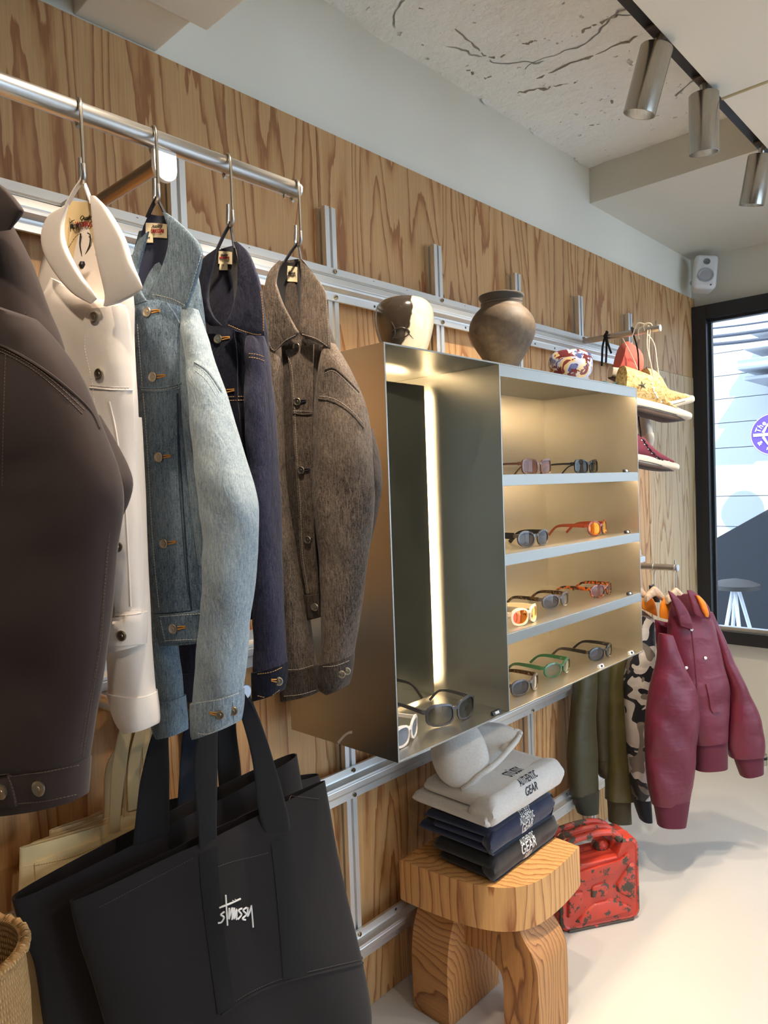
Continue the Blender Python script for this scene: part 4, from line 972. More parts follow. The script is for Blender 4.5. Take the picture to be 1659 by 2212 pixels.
def black_tote():
    r = empty('tote_bag', (.33, .85, .40), 'large black canvas tote with white script logo, front of the black bags', 'bag', 'tote bags on the wall arms')
    def wr(u, z):
        u0 = -.098 + (1.0 - z) * .10
        s = (1.02 - z)
        return .030 * math.exp(-((u - u0) / .035) ** 2) * min(1, max(0, s * 2.2)) + .008 * math.sin(u * 22 + z * 9) * min(1, max(0, s * 2))
    body = shell_loft('body', [(150, 1946, 702, 1686, .012), (158, 1985, 712, 1745, .020), (172, 2040, 730, 1850, .028), (196, 2110, 758, 1975, .036), (224, 2205, 783, 2085, .042), (252, 2300, 798, 2178, .044), (280, 2372, 790, 2222, .040), (330, 2420, 740, 2262, .020)], PB, CANV_K, r, d=.0, n=40, seg=48, wr=wr)
    sf = Surf([body]); dk = plain('thread_black', lin(70, 64, 62), .8)
    # sewn-on webbing, bottom panel, pocket
    for rows in ([(585, 1822, 626, 1802), (594, 1900, 636, 1888), (604, 2010, 650, 2000), (612, 2116, 665, 2106)], [(430, 1846, 470, 1826), (436, 1930, 474, 1915), (452, 2060, 488, 2040), (470, 2190, 506, 2172)]):
        drape('sewn_webbing', rows, sf, WEB_K, body, .0016, .001, 20, 5)
    seam([[(478, 2192), (540, 2152), (610, 2122), (710, 2097), (784, 2080)]], sf, CANV_K, body, .0022)
    stitch([[(484, 2180), (540, 2144), (610, 2114), (710, 2089), (780, 2073)], [(462, 1890), (463, 1876), (500, 1862), (540, 1852), (580, 1842)], [(470, 1780), (520, 1757), (560, 1741)], [(620, 1718), (690, 1686 + 40)], [(214, 1960), (300, 1915), (420, 1852)]], sf, dk, body, r=.0007)
    script_px = sf.at(510, 1968, .0016)[0]; rv = sf.at(545, 1968)[0] - sf.at(475, 1968)[0]; rv /= np.linalg.norm(rv)
    P = []
    for st in SCRIPT:
        c = crom(st, max(3, len(st) * 4)) if len(st) > 2 else crom(st, 3)
        P.append([sf.at(472 + x * 76, 2006 - y * 74 - x * 2, .0012)[0] for x, y in c])
    lg = tubes('printed_logo', P, .0017, plain('print_white', lin(226, 224, 220), .7), body, 6); lg['kind'] = 'stuff'
    # handles
    strap('handle', [(500, 1500, 524, 1490, .0), (524, 1560, 556, 1546, .02), (545, 1645, 590, 1640, .03), (560, 1762, 622, 1756, .020), (583, 1826, 627, 1806, .016)], PB, WEB_K, r)
    strap('handle', [(470, 1496, 496, 1490, .0), (436, 1560, 474, 1556, .025), (425, 1600, 470, 1600, .03), (417, 1668, 470, 1662, .032), (428, 1790, 468, 1778, .022), (430, 1850, 470, 1830, .014)], PB, WEB_K, r)
    return r
black_tote()
def black_tote2():
    pl = Plane((.285, BARM_Y, 1.0), 80)
    r = empty('tote_bag', (.25, .78, .42), 'black canvas tote behind the logo tote, its open mouth showing at left', 'bag', 'tote bags on the wall arms')
    body = shell_loft('body', [(25, 1942, 640, 1628, .026), (34, 1975, 650, 1690, .028), (52, 2030, 668, 1800, .032), (74, 2085, 690, 1960, .034), (92, 2205, 710, 2100, .036), (110, 2330, 700, 2200, .03)], pl, CANV_K, r, n=30, seg=44, wr=wrinkle_fn(61, .006, 10, 8))
    strap('handle', [(480, 1500, 505, 1490, .0), (380, 1545, 410, 1550, .02), (335, 1572, 368, 1566, .03), (306, 1672, 366, 1664, .035), (296, 1740, 366, 1730, .034), (287, 1826, 365, 1800, .030)], pl, WEB_K, r)
    strap('handle', [(504, 1498, 530, 1490, -.02), (530, 1560, 556, 1556, -.03), (548, 1640, 580, 1636, -.035), (560, 1720, 596, 1712, -.03)], pl, WEB_K, r)
    strap('handle', [(476, 1500, 500, 1494, -.03), (405, 1560, 440, 1556, -.03), (390, 1640, 432, 1640, -.03), (382, 1760, 432, 1756, -.03)], pl, mat_cloth('navy_webbing', lin(24, 28, 38), .8), r)
    return r
black_tote2()
def black_tote3():
    pl = Plane((.195, BARM_Y, 1.0), 82)
    r = empty('tote_bag', (.16, .86, .45), 'black canvas tote nearest the wall, only a folded top corner visible', 'bag', 'tote bags on the wall arms')
    shell_loft('body', [(330, 1740, 688, 1672, .02), (340, 1800, 694, 1720, .024), (360, 1960, 690, 1900, .026), (380, 2150, 690, 2050, .024)], pl, CANV_K, r, n=20, seg=36, wr=wrinkle_fn(63, .005, 10, 8))
    strap('handle', [(488, 1504, 516, 1494, .0), (470, 1570, 510, 1566, .01), (470, 1660, 520, 1655, .012), (476, 1735, 524, 1725, .012)], pl, WEB_K, r)
    strap('handle', [(510, 1500, 536, 1492, .0), (540, 1570, 566, 1566, .01), (556, 1650, 590, 1640, .012), (570, 1720, 606, 1704, .012)], pl, WEB_K, r)
    return r
black_tote3()
# beige totes, four fanned on their own arm
BE = [((42, 1832), (331, 1750), 'beige canvas tote with a front pocket, foremost of the beige bags', .162, [(236, 262)]),
      ((66, 1822), (330, 1736), 'beige canvas tote second behind the pocket tote', .140, [(268, 281)]),
      ((106, 1794), (328, 1722), 'beige canvas tote third in the beige fan, showing a top strip', .118, [(225, 238)]),
      ((196, 1762), (326, 1708), 'beige canvas tote hung closest to the plywood', .096, [(283, 296)])]
for i, (A, B, lab, x0, hs) in enumerate(BE):
    pl = Plane((x0, .60, 1.0), 87)
    r = empty('tote_bag', (x0, .56, .45), lab, 'bag', 'tote bags on the wall arms')
    g = i * 4
    body = shell_loft('body', [(A[0], A[1], B[0], B[1], .006), (A[0] - 1, A[1] + 50, B[0] + 10, B[1] + 70, .008), (A[0] - 3, A[1] + 100, B[0] + 22, B[1] + 150, .009), (A[0] - 10, A[1] + 190, B[0] + 40, B[1] + 260, .009), (A[0] - 12, A[1] + 290, B[0] + 50, B[1] + 380, .009), (A[0] + 30, A[1] + 420, B[0] + 20, B[1] + 480, .006)], pl, CANV_B, r, n=24, seg=36, wr=wrinkle_fn(70 + i, .0015, 16, 6), wall=.0015)
    sf = Surf([body])
    if i == 0:
        drape('pocket', [(74, 1864, 296, 1782), (76, 1900, 300, 1840), (80, 1980, 310, 1950)], sf, CANV_B, body, .003, .002, 10, 10)
        stitch([[(74, 1868), (150, 1851), (220, 1822), (290, 1788)]], Surf([body]), plain('thread_beige', lin(160, 130, 84), .8), body, r=.0006, lift=.005)
    seam([[(A[0] + 1, A[1] + 42), (A[0] + 60, A[1] + 28), ((A[0] + B[0]) / 2 + 40, (A[1] + B[1]) / 2 + 22)]], sf, CANV_B, body, .0011)
    yb = A[1] + (B[1] - A[1]) * .7
    for (h0, h1) in hs:
        strap('handle', [(300 + i * 4, 1500, 322 + i * 4, 1496, 0), (262 + i * 13, 1562, 290 + i * 13, 1560, .006), (h0 + 6, 1650, h1 + 12, 1648, .008), (h0, 1748, h1, 1742, .009), (h0 - 2, 1800, h1 - 2, 1794, .010)], pl, WEB_B, r)
        strap('handle', [(306 + i * 4, 1500, 326 + i * 4, 1496, 0), (296 + i * 8, 1562, 318 + i * 8, 1560, -.004), (h0 + 40, 1650, h1 + 40, 1648, -.006), (h0 + 40, 1752, h1 + 40, 1746, -.007)], pl, WEB_B, r)
# straw basket in the lower left corner
def mat_straw():
    n = NT('woven_straw'); c = n.coord()
    w1 = n.add('TexWave', {'bands_direction': 'Z'}, Vector=c, Scale=34.0, Distortion=2.0, Detail=2.0).outputs[1]
    ang = n.math('ARCTAN2', n.add('SeparateXYZ', Vector=c).outputs[1], n.add('SeparateXYZ', Vector=c).outputs[0])
    w2 = n.math('SINE', n.math('MULTIPLY', ang, 130.0))
    h = n.math('MULTIPLY', w1, n.math('MULTIPLY_ADD', w2, .5, .5))
    n.P(Base_Color=n.ramp(n.math('MULTIPLY_ADD', h, .7, n.math('MULTIPLY', n.noise(c, 40, 3), .3)), [(0.0, lin(142, 100, 54)), (.6, lin(214, 172, 112)), (1, lin(232, 196, 140))]), Roughness=.8)
    n.bump(h, .9, .004); return n.m
bc = at(-100, 2160, 0, 0.42)
bas = empty('straw_basket', (bc[0], bc[1], 0), 'woven straw basket cut by the lower left corner', 'basket')
zt = at(-40, 2036, 0, 0.42)[2]
prof = [(.070, 0), (.082, .03), (.090, .2), (.092, zt - .08), (.088, zt - .02), (.084, zt), (.080, zt), (.084, zt - .03), (.086, zt - .10), (.08, .06)]
o = lathe('woven_body', prof, (0, 0, 0), mat_straw(), bas, seg=64); o.location = Vector((bc[0], bc[1], 0))
LOCAL_B = [(.089 * math.cos(a), .089 * math.sin(a), zt - .004 + .003 * math.sin(a * 30)) for a in np.linspace(0, 2 * math.pi, 120, endpoint=False)]
rm = tube('braided_rim', LOCAL_B, .007, mat_straw(), bas, 8, closed=True); rm.location = o.location

# ------------------------------------------------------------------ flight jackets on wooden hangers
FY, FZ = 2.83, 1.192
frod = empty('garment_rod', (.07, FY, FZ), 'short steel rod with the flight jackets', 'rod')
lathe('bar', [(.0115, 0), (.0125, .001), (.0125, .345), (.0115, .346)], (.072, FY, FZ), MAT['steel_rod'], frod, (1, 0, 0), 24)
lathe('end_cap', [(.0130, 0), (.0130, .004)], (.417, FY, FZ), MAT['tag_grey'], frod, (1, 0, 0), 24)
lathe('stop_pin', [(.003, 0), (.003, .018)], (.408, FY, FZ + .012), MAT['steel_hook'], frod, (0, 0, 1), 10)
BLW = mat_solidwood('hanger_beech', lin(226, 202, 178), lin(196, 164, 134), 'x', 60.0)
def hanger(x, ang, label):
    a = math.radians(ang); u = np.array([math.cos(a), math.sin(a), 0]); nn = np.array([math.sin(a), -math.cos(a), 0])
    o = np.array([x, FY, 0.0]); r = empty('clothes_hanger', (x, FY, FZ - .12), label, 'hanger', 'wooden hangers on the short rod')
    P = [o + np.array([0, 0, FZ - .004]) + np.array([0, 1, 0]) * .0165 * math.cos(t) + np.array([0, 0, 1]) * .0175 * math.sin(t) for t in np.linspace(math.radians(215), math.radians(-60), 16)]
    P += [o + np.array([0, .004, FZ - .035]), o + np.array([0, 0, FZ - .055]), o + np.array([0, 0, FZ - .09])]
    tube('hook', crom(P, 36), .0019, MAT['steel_hook'], r, 8)
    rows = []; V = []; F = []; n = 21; seg = 16
    for i in range(n):
        s = -1 + 2 * i / (n - 1); c = o + u * s * .036 - nn * (.006 * s * s) + np.array([0, 0, FZ - .098 - .030 * abs(s) ** 1.3])
        hh = .020 * (1 - .30 * abs(s)); tt = .010 + .004 * abs(s)
        for k in range(seg):
            t = 2 * math.pi * k / seg; V.append(c + np.array([0, 0, 1]) * hh * math.copysign(abs(math.sin(t)) ** .45, math.sin(t)) + nn * tt * math.copysign(abs(math.cos(t)) ** .45, math.cos(t)))
    for i in range(n - 1):
        for k in range(seg): F.append((i * seg + k, i * seg + (k + 1) % seg, (i + 1) * seg + (k + 1) % seg, (i + 1) * seg + k))
    F.append(tuple(range(seg))); F.append(tuple((n - 1) * seg + k for k in range(seg)))
    shade_auto(put('shoulder_bar', fix_normals(mesh('hanger', V, F)), BLW, r), 50)
    return r
MAROON = mat_nylon('maroon_nylon', lin(104, 28, 48), .40, 22, .38)
MAR_RIB = mat_cloth('maroon_rib_knit', lin(92, 34, 50), .9, .08, 300, .3)
ORANGE = mat_nylon('orange_lining', lin(240, 138, 26), .5, 30, .4)
OLIVE = mat_nylon('olive_nylon', lin(88, 80, 42), .45, 20, .5)
OLIVE_D = mat_nylon('dark_olive_nylon', lin(66, 62, 38), .5, 18, .4)
OL_RIB = mat_cloth('olive_rib_knit', lin(74, 66, 46), .9, .08, 300, .3)
BLK_RIB = mat_cloth('black_rib_knit', lin(34, 34, 38), .9, .08, 300, .3)
def camo(n, c):
    d1 = n.noise(n.coord((1, 1, 1)), 11, 1.5, .45, .8); d2 = n.noise(n.coord((1, 1, 1), loc=(7, 3, 9)), 10, 1.5, .45, .8)
    a = n.ramp(d1, [(0, lin(38, 38, 44)), (.50, lin(206, 198, 190))], 'CONSTANT'); b = n.ramp(d2, [(0, 0.0), (.56, 1.0)], 'CONSTANT')
    return n.mix(b, a, lin(128, 118, 108))
CAMO = mat_nylon('grey_camouflage_nylon', (1, 1, 1), .45, 24, .5, camo)
def flight(x, label, parts, mat, rib, seed, ang=50, name='flight_jacket'):
    pl = Plane((x, FY, 1.0), ang); r = empty(name, (x, FY, .42), label, 'jacket', 'flight jackets on the short rod')
    return pl, r
def wr2(seed, amp=.006):
    f = wrinkle_fn(seed, amp, 20, 30, 6); return f
# maroon
pl, r = flight(.410, 'maroon nylon flight jacket with orange lined collar, outermost on the short rod', None, MAROON, MAR_RIB, 80)
body = loft('front', [(1446, 1318, 1530, 1318, .020), (1444, 1360, 1542, 1352, .04), (1446, 1420, 1556, 1420, .055), (1458, 1500, 1572, 1496, .06), (1478, 1560, 1568, 1550, .058), (1494, 1606, 1566, 1594, .05)], pl, MAROON, r, d=0, n=30, seg=30, wr=wr2(81, .008))
loft('waistband', [(1497, 1600, 1567, 1588, .046), (1499, 1630, 1567, 1622, .047), (1499, 1661, 1567, 1655, .046)], pl, MAR_RIB, r, d=0, n=7)
sl = loft('sleeve', [(1424, 1368, 1452, 1372, .018), (1419, 1430, 1474, 1436, .035), (1406, 1482, 1500, 1486, .046), (1398, 1530, 1508, 1530, .05), (1395, 1580, 1504, 1580, .05), (1396, 1640, 1500, 1640, .048), (1402, 1700, 1494, 1698, .044), (1410, 1738, 1488, 1734, .036)], pl, MAROON, r, d=.055, n=40, seg=30, wr=wr2(82, .008))
loft('cuff', [(1412, 1730, 1488, 1728, .036), (1417, 1755, 1484, 1753, .036), (1422, 1783, 1479, 1782, .035)], pl, MAR_RIB, sl, d=.055, n=7)
sr = loft('sleeve', [(1522, 1322, 1538, 1322, .018), (1536, 1366, 1557, 1366, .035), (1552, 1430, 1586, 1438, .045), (1572, 1490, 1614, 1496, .05), (1570, 1545, 1636, 1545, .05), (1567, 1600, 1646, 1600, .048), (1578, 1636, 1645, 1628, .042)], pl, MAROON, r, d=-.01, n=36, seg=30, wr=wr2(83, .008))
loft('cuff', [(1587, 1636, 1645, 1626, .038), (1594, 1656, 1645, 1646, .038), (1602, 1677, 1645, 1666, .036)], pl, MAR_RIB, sr, d=-.01, n=7)
loft('collar', [(1484, 1275, 1492, 1274, .004), (1488, 1290, 1512, 1288, .010), (1494, 1310, 1530, 1310, .012), (1500, 1326, 1535, 1330, .010), (1516, 1336, 1532, 1338, .004)], pl, MAROON, r, d=.055, n=14, sq=.6)
loft('collar', [(1443, 1276, 1452, 1280, .004), (1448, 1290, 1470, 1298, .012), (1456, 1310, 1486, 1322, .014), (1464, 1335, 1494, 1345, .012), (1470, 1352, 1496, 1360, .005)], pl, MAROON, r, d=.050, n=14, sq=.6)
loft('collar_lining', [(1503, 1286, 1510, 1287, .004), (1510, 1300, 1522, 1300, .008), (1518, 1320, 1530, 1322, .008), (1524, 1332, 1530, 1333, .003)], pl, ORANGE, r, d=.067, n=10, sq=.6)
loft('neck_lining', [(1452, 1284, 1502, 1282, .006), (1448, 1304, 1520, 1304, .012), (1446, 1330, 1528, 1326, .016)], pl, MAR_RIB, r, d=.004, n=10)
sf = Surf([body])
zp = seam([[(1492, 1352), (1500, 1420), (1506, 1500), (1510, 1598)]], sf, MAR_RIB, r, .003, name='zip_placket')
lathe('zip_puller', [(.006, 0), (.006, .002)], sf.at(1493, 1360, .004)[0], MAT['white_plastic'], zp, pl.n, 12)
drape('pocket_flap', [(1524, 1478, 1530, 1478), (1530, 1505, 1546, 1504), (1534, 1530, 1551, 1526), (1540, 1541, 1550, 1538)], sf, MAROON, r, .006, .002, 12, 6)
lathe('snap_button', [(.006, 0), (.006, .003), (.002, .004)], sf.at(1523, 1421, .002)[0], MAT['white_plastic'], r, pl.n, 12)
lathe('snap_button', [(.006, 0), (.006, .003), (.002, .004)], sf.at(1482, 1442, .002)[0], MAT['white_plastic'], r, pl.n, 12)
hanger(.410, 50, 'pale wooden hanger of the outer maroon flight jacket')
# second maroon behind
pl, r = flight(.325, 'maroon nylon flight jacket with bright orange collar flap, behind the outermost', None, MAROON, MAR_RIB, 84)
loft('front', [(1414, 1338, 1472, 1352, .008), (1418, 1400, 1480, 1400, .010), (1424, 1500, 1484, 1500, .010), (1436, 1590, 1486, 1586, .008)], pl, MAROON, r, d=0, n=20, wr=wr2(85))
ot = loft('collar', [(1413, 1338, 1418, 1342, .004), (1424, 1342, 1430, 1352, .008), (1444, 1344, 1450, 1358, .010), (1462, 1344, 1472, 1360, .010)], pl, MAROON, r, d=.045, n=12, sq=.7)
loft('collar_lining', [(1436, 1290, 1446, 1291, .004), (1428, 1304, 1458, 1301, .012), (1425, 1320, 1469, 1321, .015), (1425, 1334, 1472, 1345, .012)], pl, ORANGE, r, d=.040, n=14, sq=.7, wr=wrinkle_fn(86, .005, 60, 60))
hanger(.325, 50, 'pale wooden hanger of the inner maroon flight jacket')
# camouflage
pl, r = flight(.255, 'grey and black camouflage flight jacket between olive and maroon ones', None, CAMO, BLK_RIB, 87)
loft('front', [(1386, 1318, 1414, 1338, .014), (1378, 1400, 1414, 1400, .03), (1370, 1500, 1410, 1500, .034), (1366, 1640, 1400, 1640, .03)], pl, CAMO, r, d=-.01, n=18, wr=wr2(88))
sl = loft('sleeve', [(1386, 1330, 1412, 1345, .02), (1366, 1400, 1413, 1400, .034), (1349, 1470, 1410, 1470, .042), (1352, 1550, 1400, 1550, .042), (1358, 1640, 1397, 1640, .04), (1368, 1722, 1402, 1724, .034)], pl, CAMO, r, d=.01, n=30, seg=28, wr=wr2(89, .008))
loft('cuff', [(1366, 1718, 1403, 1720, .034), (1376, 1750, 1405, 1750, .034), (1384, 1771, 1406, 1772, .032)], pl, BLK_RIB, sl, d=.01, n=7)
loft('collar_lining', [(1394, 1284, 1402, 1283, .004), (1388, 1298, 1414, 1300, .010), (1387, 1314, 1419, 1322, .010), (1394, 1318, 1420, 1332, .005)], pl, ORANGE, r, d=.02, n=10, sq=.7)
hd = loft('hood', [(1402, 1264, 1412, 1262, .006), (1404, 1280, 1424, 1280, .014), (1412, 1300, 1424, 1300, .014)], pl, CAMO, r, d=-.01, n=10, sq=.7)
hanger(.255, 50, 'pale wooden hanger of the camouflage jacket')
# olive
pl, r = flight(.175, 'olive green flight jacket hanging lowest at left below the cabinet', None, OLIVE, OL_RIB, 90, 68)
loft('front', [(1290, 1290, 1372, 1300, .02), (1284, 1400, 1352, 1400, .04), (1280, 1500, 1330, 1500, .042), (1288, 1640, 1322, 1640, .03)], pl, OLIVE_D, r, d=-.012, n=18, wr=wr2(91))
loft('waistband', [(1289, 1636, 1318, 1640, .028), (1291, 1660, 1316, 1664, .028), (1300, 1680, 1316, 1682, .026)], pl, OL_RIB, r, d=-.012, n=6)
s1 = loft('sleeve', [(1330, 1330, 1376, 1335, .024), (1312, 1440, 1348, 1438, .034), (1311, 1540, 1351, 1530, .04), (1314, 1635, 1358, 1620, .042), (1312, 1700, 1366, 1694, .042), (1312, 1728, 1364, 1726, .036)], pl, OLIVE, r, d=.016, n=32, seg=28, wr=wr2(92, .009))
loft('cuff', [(1316, 1724, 1358, 1724, .034), (1318, 1750, 1358, 1750, .034), (1319, 1777, 1360, 1775, .033)], pl, OL_RIB, s1, d=.016, n=7)
s2 = loft('sleeve', [(1268, 1330, 1310, 1330, .024), (1250, 1430, 1288, 1430, .032), (1236, 1540, 1284, 1540, .036), (1229, 1640, 1287, 1640, .036), (1235, 1720, 1290, 1706, .034)], pl, OLIVE_D, r, d=.0, n=26, seg=28, wr=wr2(93, .006))
loft('cuff', [(1237, 1716, 1291, 1704, .033), (1244, 1738, 1290, 1730, .033), (1251, 1758, 1289, 1752, .032)], pl, mat_cloth('dark_olive_rib', lin(52, 52, 40), .9, .08, 300, .3), s2, d=.0, n=7)
hanger(.175, 68, 'pale wooden hanger of the olive jacket')

# ------------------------------------------------------------------ sneakers hung by their laces
SY, SZ = 2.803, 2.128
sarm = empty('shoe_arm', (.07, SY, SZ), 'short steel wall arm with hanging sneakers', 'arm')
lathe('bar', [(.0115, 0), (.0125, .001), (.0125, .318), (.0115, .319)], (.060, SY, SZ), MAT['steel_rod'], sarm, (1, 0, 0), 24)
lathe('end_cap', [(.0130, 0), (.0130, .004)], (.379, SY, SZ), MAT['tag_grey'], sarm, (1, 0, 0), 24)
lathe('stop_pin', [(.003, 0), (.003, .018)], (.368, SY, SZ + .012), MAT['steel_hook'], sarm, (0, 0, 1), 10)
RUB = plain('cream_rubber', lin(236, 220, 196), .55); SOLE_D = mat_cloth('dark_outsole', lin(76, 62, 54), .8, .2, 60, .5); STRIPE = plain('sole_stripe', lin(50, 56, 60), .6)
def shoe(name, label, x, dpl, upper, sole, outs, um, stripe=None, group='sneakers hung on the short arm', ang=58, tu=.040, toe=None):
    pl = Plane((x, SY, 2.0), ang); r = empty(name, pl.P(*dpl), label, 'sneaker', group)
    u = loft('upper', upper, pl, um, r, n=26, seg=24, t=tu, sq=.8)
    k = len(sole); tt = np.interp(np.linspace(0, 1, k), [0, .12, .45, .72, .9, 1], [.5, .82, .86, 1.0, .78, .30]) * (tu + .004)
    sole = [tuple(q) + (float(t_),) for q, t_ in zip(sole, tt)]
    s = loft('rubber_sole', sole, pl, RUB, r, n=26, seg=28, sq=.6)
    if outs:
        k = len(outs); tt = np.interp(np.linspace(0, 1, k), [0, .12, .45, .72, .9, 1], [.5, .80, .84, .96, .72, .25]) * (tu + .002); outs = [tuple(q) + (float(t_),) for q, t_ in zip(outs, tt)]
    q = loft('outsole', outs, pl, SOLE_D, s, n=18, seg=20, t=tu + .003, sq=.6) if outs else None
    if toe:
        k = len(toe); loft('toe_cap', [tuple(q) + (float(t_),) for q, t_ in zip(toe, np.linspace(1, .30, k) ** .7 * tu)], pl, RUB, r, n=14, seg=24, sq=.85)
    if stripe: seam([stripe], Surf([s]), STRIPE, s, .0014, name='sole_stripe')
    return pl, r, u, s
def laces(name, paths, mat, parent, r=.0022):
    for p in paths: tube(name, crom(p, 24), r, mat, parent, 6)
def mat_snake():
    n = NT('yellow_pattern_canvas'); c = n.coord()
    v = n.add('TexVoronoi', Vector=c, Scale=150.0).outputs[0]; m = n.noise(c, 55, 3, .6)
    f = n.math('MULTIPLY_ADD', v, .45, m)
    n.P(Base_Color=n.ramp(f, [(.42, lin(140, 102, 50)), (.62, lin(206, 164, 94)), (.78, lin(228, 202, 142))]), Roughness=.8); n.bump(v, .4, .002); return n.m
SNK = mat_snake(); CRL = mat_cloth('coral_canvas', lin(236, 112, 98), .85, .05, 300, .2); BUR = mat_cloth('burgundy_canvas', lin(136, 62, 76), .85, .06, 300, .2); GRYC = mat_cloth('grey_canvas', lin(196, 194, 186), .85, .05, 300, .2)
CRL_L = plain('lace_cream', lin(238, 222, 196), .8); BLK_L = plain('lace_black', lin(24, 22, 24), .8); WHT_E = plain('eyelet_white', lin(240, 238, 232), .4)
# front yellow shoe (rows run heel to toe: top pixel, bottom pixel)
pl, r, u, s = shoe('sneaker', 'yellow patterned sneaker with a dark star, front of the hanging pair', .368, (1410, 905), [(1344, 790, 1338, 868), (1362, 796, 1358, 866), (1378, 802, 1378, 868), (1398, 810, 1400, 873), (1414, 818, 1420, 878), (1422, 850, 1428, 880), (1434, 868, 1440, 884), (1450, 882, 1456, 889)],
    [(1336, 850, 1336, 872), (1360, 857, 1360, 880), (1378, 862, 1379, 884), (1410, 870, 1410, 892), (1440, 878, 1440, 900), (1464, 886, 1464, 906), (1482, 893, 1481, 908), (1487, 899, 1486, 905)],
    [(1340, 868, 1340, 884), (1380, 880, 1384, 898), (1410, 886, 1414, 906), (1434, 894, 1436, 912), (1455, 900, 1456, 912), (1476, 905, 1477, 909)], SNK, [(1378, 876), (1410, 882), (1440, 890), (1462, 896)], toe=[(1444, 876, 1446, 896), (1458, 881, 1460, 899), (1474, 888, 1475, 902), (1485, 896, 1485, 904)])
sf = Surf([u]); st = []
for k in range(5):
    a = math.radians(90 + 72 * k + 12); st.append([sf.at(1387, 832, .002)[0], sf.at(1387 + 9 * math.cos(a), 832 - 9 * math.sin(a), .002)[0]])
tubes('star_patch', st, [.0035, .0008], plain('star_grey', lin(84, 86, 70), .7), u, 6)
for x, y in ((1408, 828), (1411, 838), (1414, 848), (1420, 858), (1428, 868)): lathe('eyelet', [(.004, 0), (.004, .002), (.002, .002)], sf.at(x, y, .0008)[0], WHT_E, u, pl.n, 10)
TOPL = np.array([.335, SY, SZ + .016])
laces('lace', [[TOPL, TOPL + np.array([.012, -.012, -.02]), pl.P(1402, 760, .01), pl.P(1413, 820, .03), sf.at(1416, 856, .003)[0]], [TOPL, pl.P(1398, 750, .01), pl.P(1408, 800, .02), sf.at(1411, 845, .003)[0]]], CRL_L, r)
laces('lace_bow', [[TOPL + np.array([-.005, -.01, .004]), TOPL + np.array([-.03, -.03, .01]), TOPL + np.array([-.05, -.03, -.03]), TOPL + np.array([-.055, -.03, -.06])], [TOPL + np.array([0, -.012, .006]), TOPL + np.array([-.03, -.02, -.01]), TOPL + np.array([-.03, -.018, -.05])], [TOPL + np.array([-.01, -.014, -.02]), TOPL + np.array([-.01, -.018, .004]), TOPL + np.array([.012, -.01, .006]), TOPL + np.array([.014, .006, -.01])]], CRL_L, r, .0026)
# rear yellow shoe
pl2, r2, u2, s2_ = shoe('sneaker', 'yellow patterned sneaker, rear of the hanging pair with toe at right', .272, (1450, 882), [(1392, 796, 1392, 850), (1408, 800, 1408, 862), (1420, 812, 1422, 870), (1434, 838, 1434, 874), (1452, 846, 1452, 870), (1470, 852, 1470, 868), (1482, 857, 1482, 864)],
    [(1390, 862, 1390, 880), (1420, 866, 1420, 884), (1440, 866, 1444, 882), (1465, 860, 1466, 877), (1484, 855, 1486, 872), (1495, 860, 1495, 868)], None, SNK, [(1436, 876), (1460, 872), (1480, 866)], toe=[(1466, 850, 1468, 868), (1478, 852, 1480, 866), (1490, 857, 1490, 865)])
laces('lace', [[TOPL + np.array([-.03, .004, -.004]), pl2.P(1412, 740, .0), pl2.P(1420, 790, .02), Surf([u2]).at(1427, 836, .003)[0]]], CRL_L, r2)
# coral
pl3, r3, u3, s3 = shoe('sneaker', 'coral pink high top sneaker seen from its heel', .170, (1345, 832), [(1346, 741, 1330, 800), (1354, 738, 1340, 806), (1364, 744, 1354, 812), (1374, 752, 1368, 816), (1381, 762, 1378, 818)],
    [(1320, 793, 1317, 814), (1335, 796, 1330, 820), (1350, 801, 1346, 826), (1366, 807, 1360, 831), (1380, 812, 1374, 832)], [(1318, 810, 1319, 818), (1332, 816, 1334, 823), (1348, 822, 1350, 829), (1366, 828, 1368, 834)], CRL, [(1335, 806), (1350, 811), (1366, 818)], tu=.034)
seam([[(1358, 758), (1362, 775), (1372, 784)]], Surf([u3]), CRL, u3, .0012)
TB = np.array([.165, SY, SZ + .014])
laces('lace_knot', [[TB + np.array([0, -.01, .008]), TB + np.array([.008, -.016, .0]), TB + np.array([-.006, -.018, -.012]), TB + np.array([.004, -.012, .006])], [TB + np.array([0, -.012, 0]), TB + np.array([-.012, -.02, -.05]), TB + np.array([-.016, -.02, -.10]), TB + np.array([-.018, -.02, -.13])], [TB + np.array([0, -.012, -.005]), TB + np.array([.010, -.02, -.04]), TB + np.array([.024, -.02, -.085])], [TB + np.array([0, -.013, 0]), TB + np.array([.004, -.02, -.06]), TB + np.array([.0, -.02, -.12])]], BLK_L, r3, .0042)
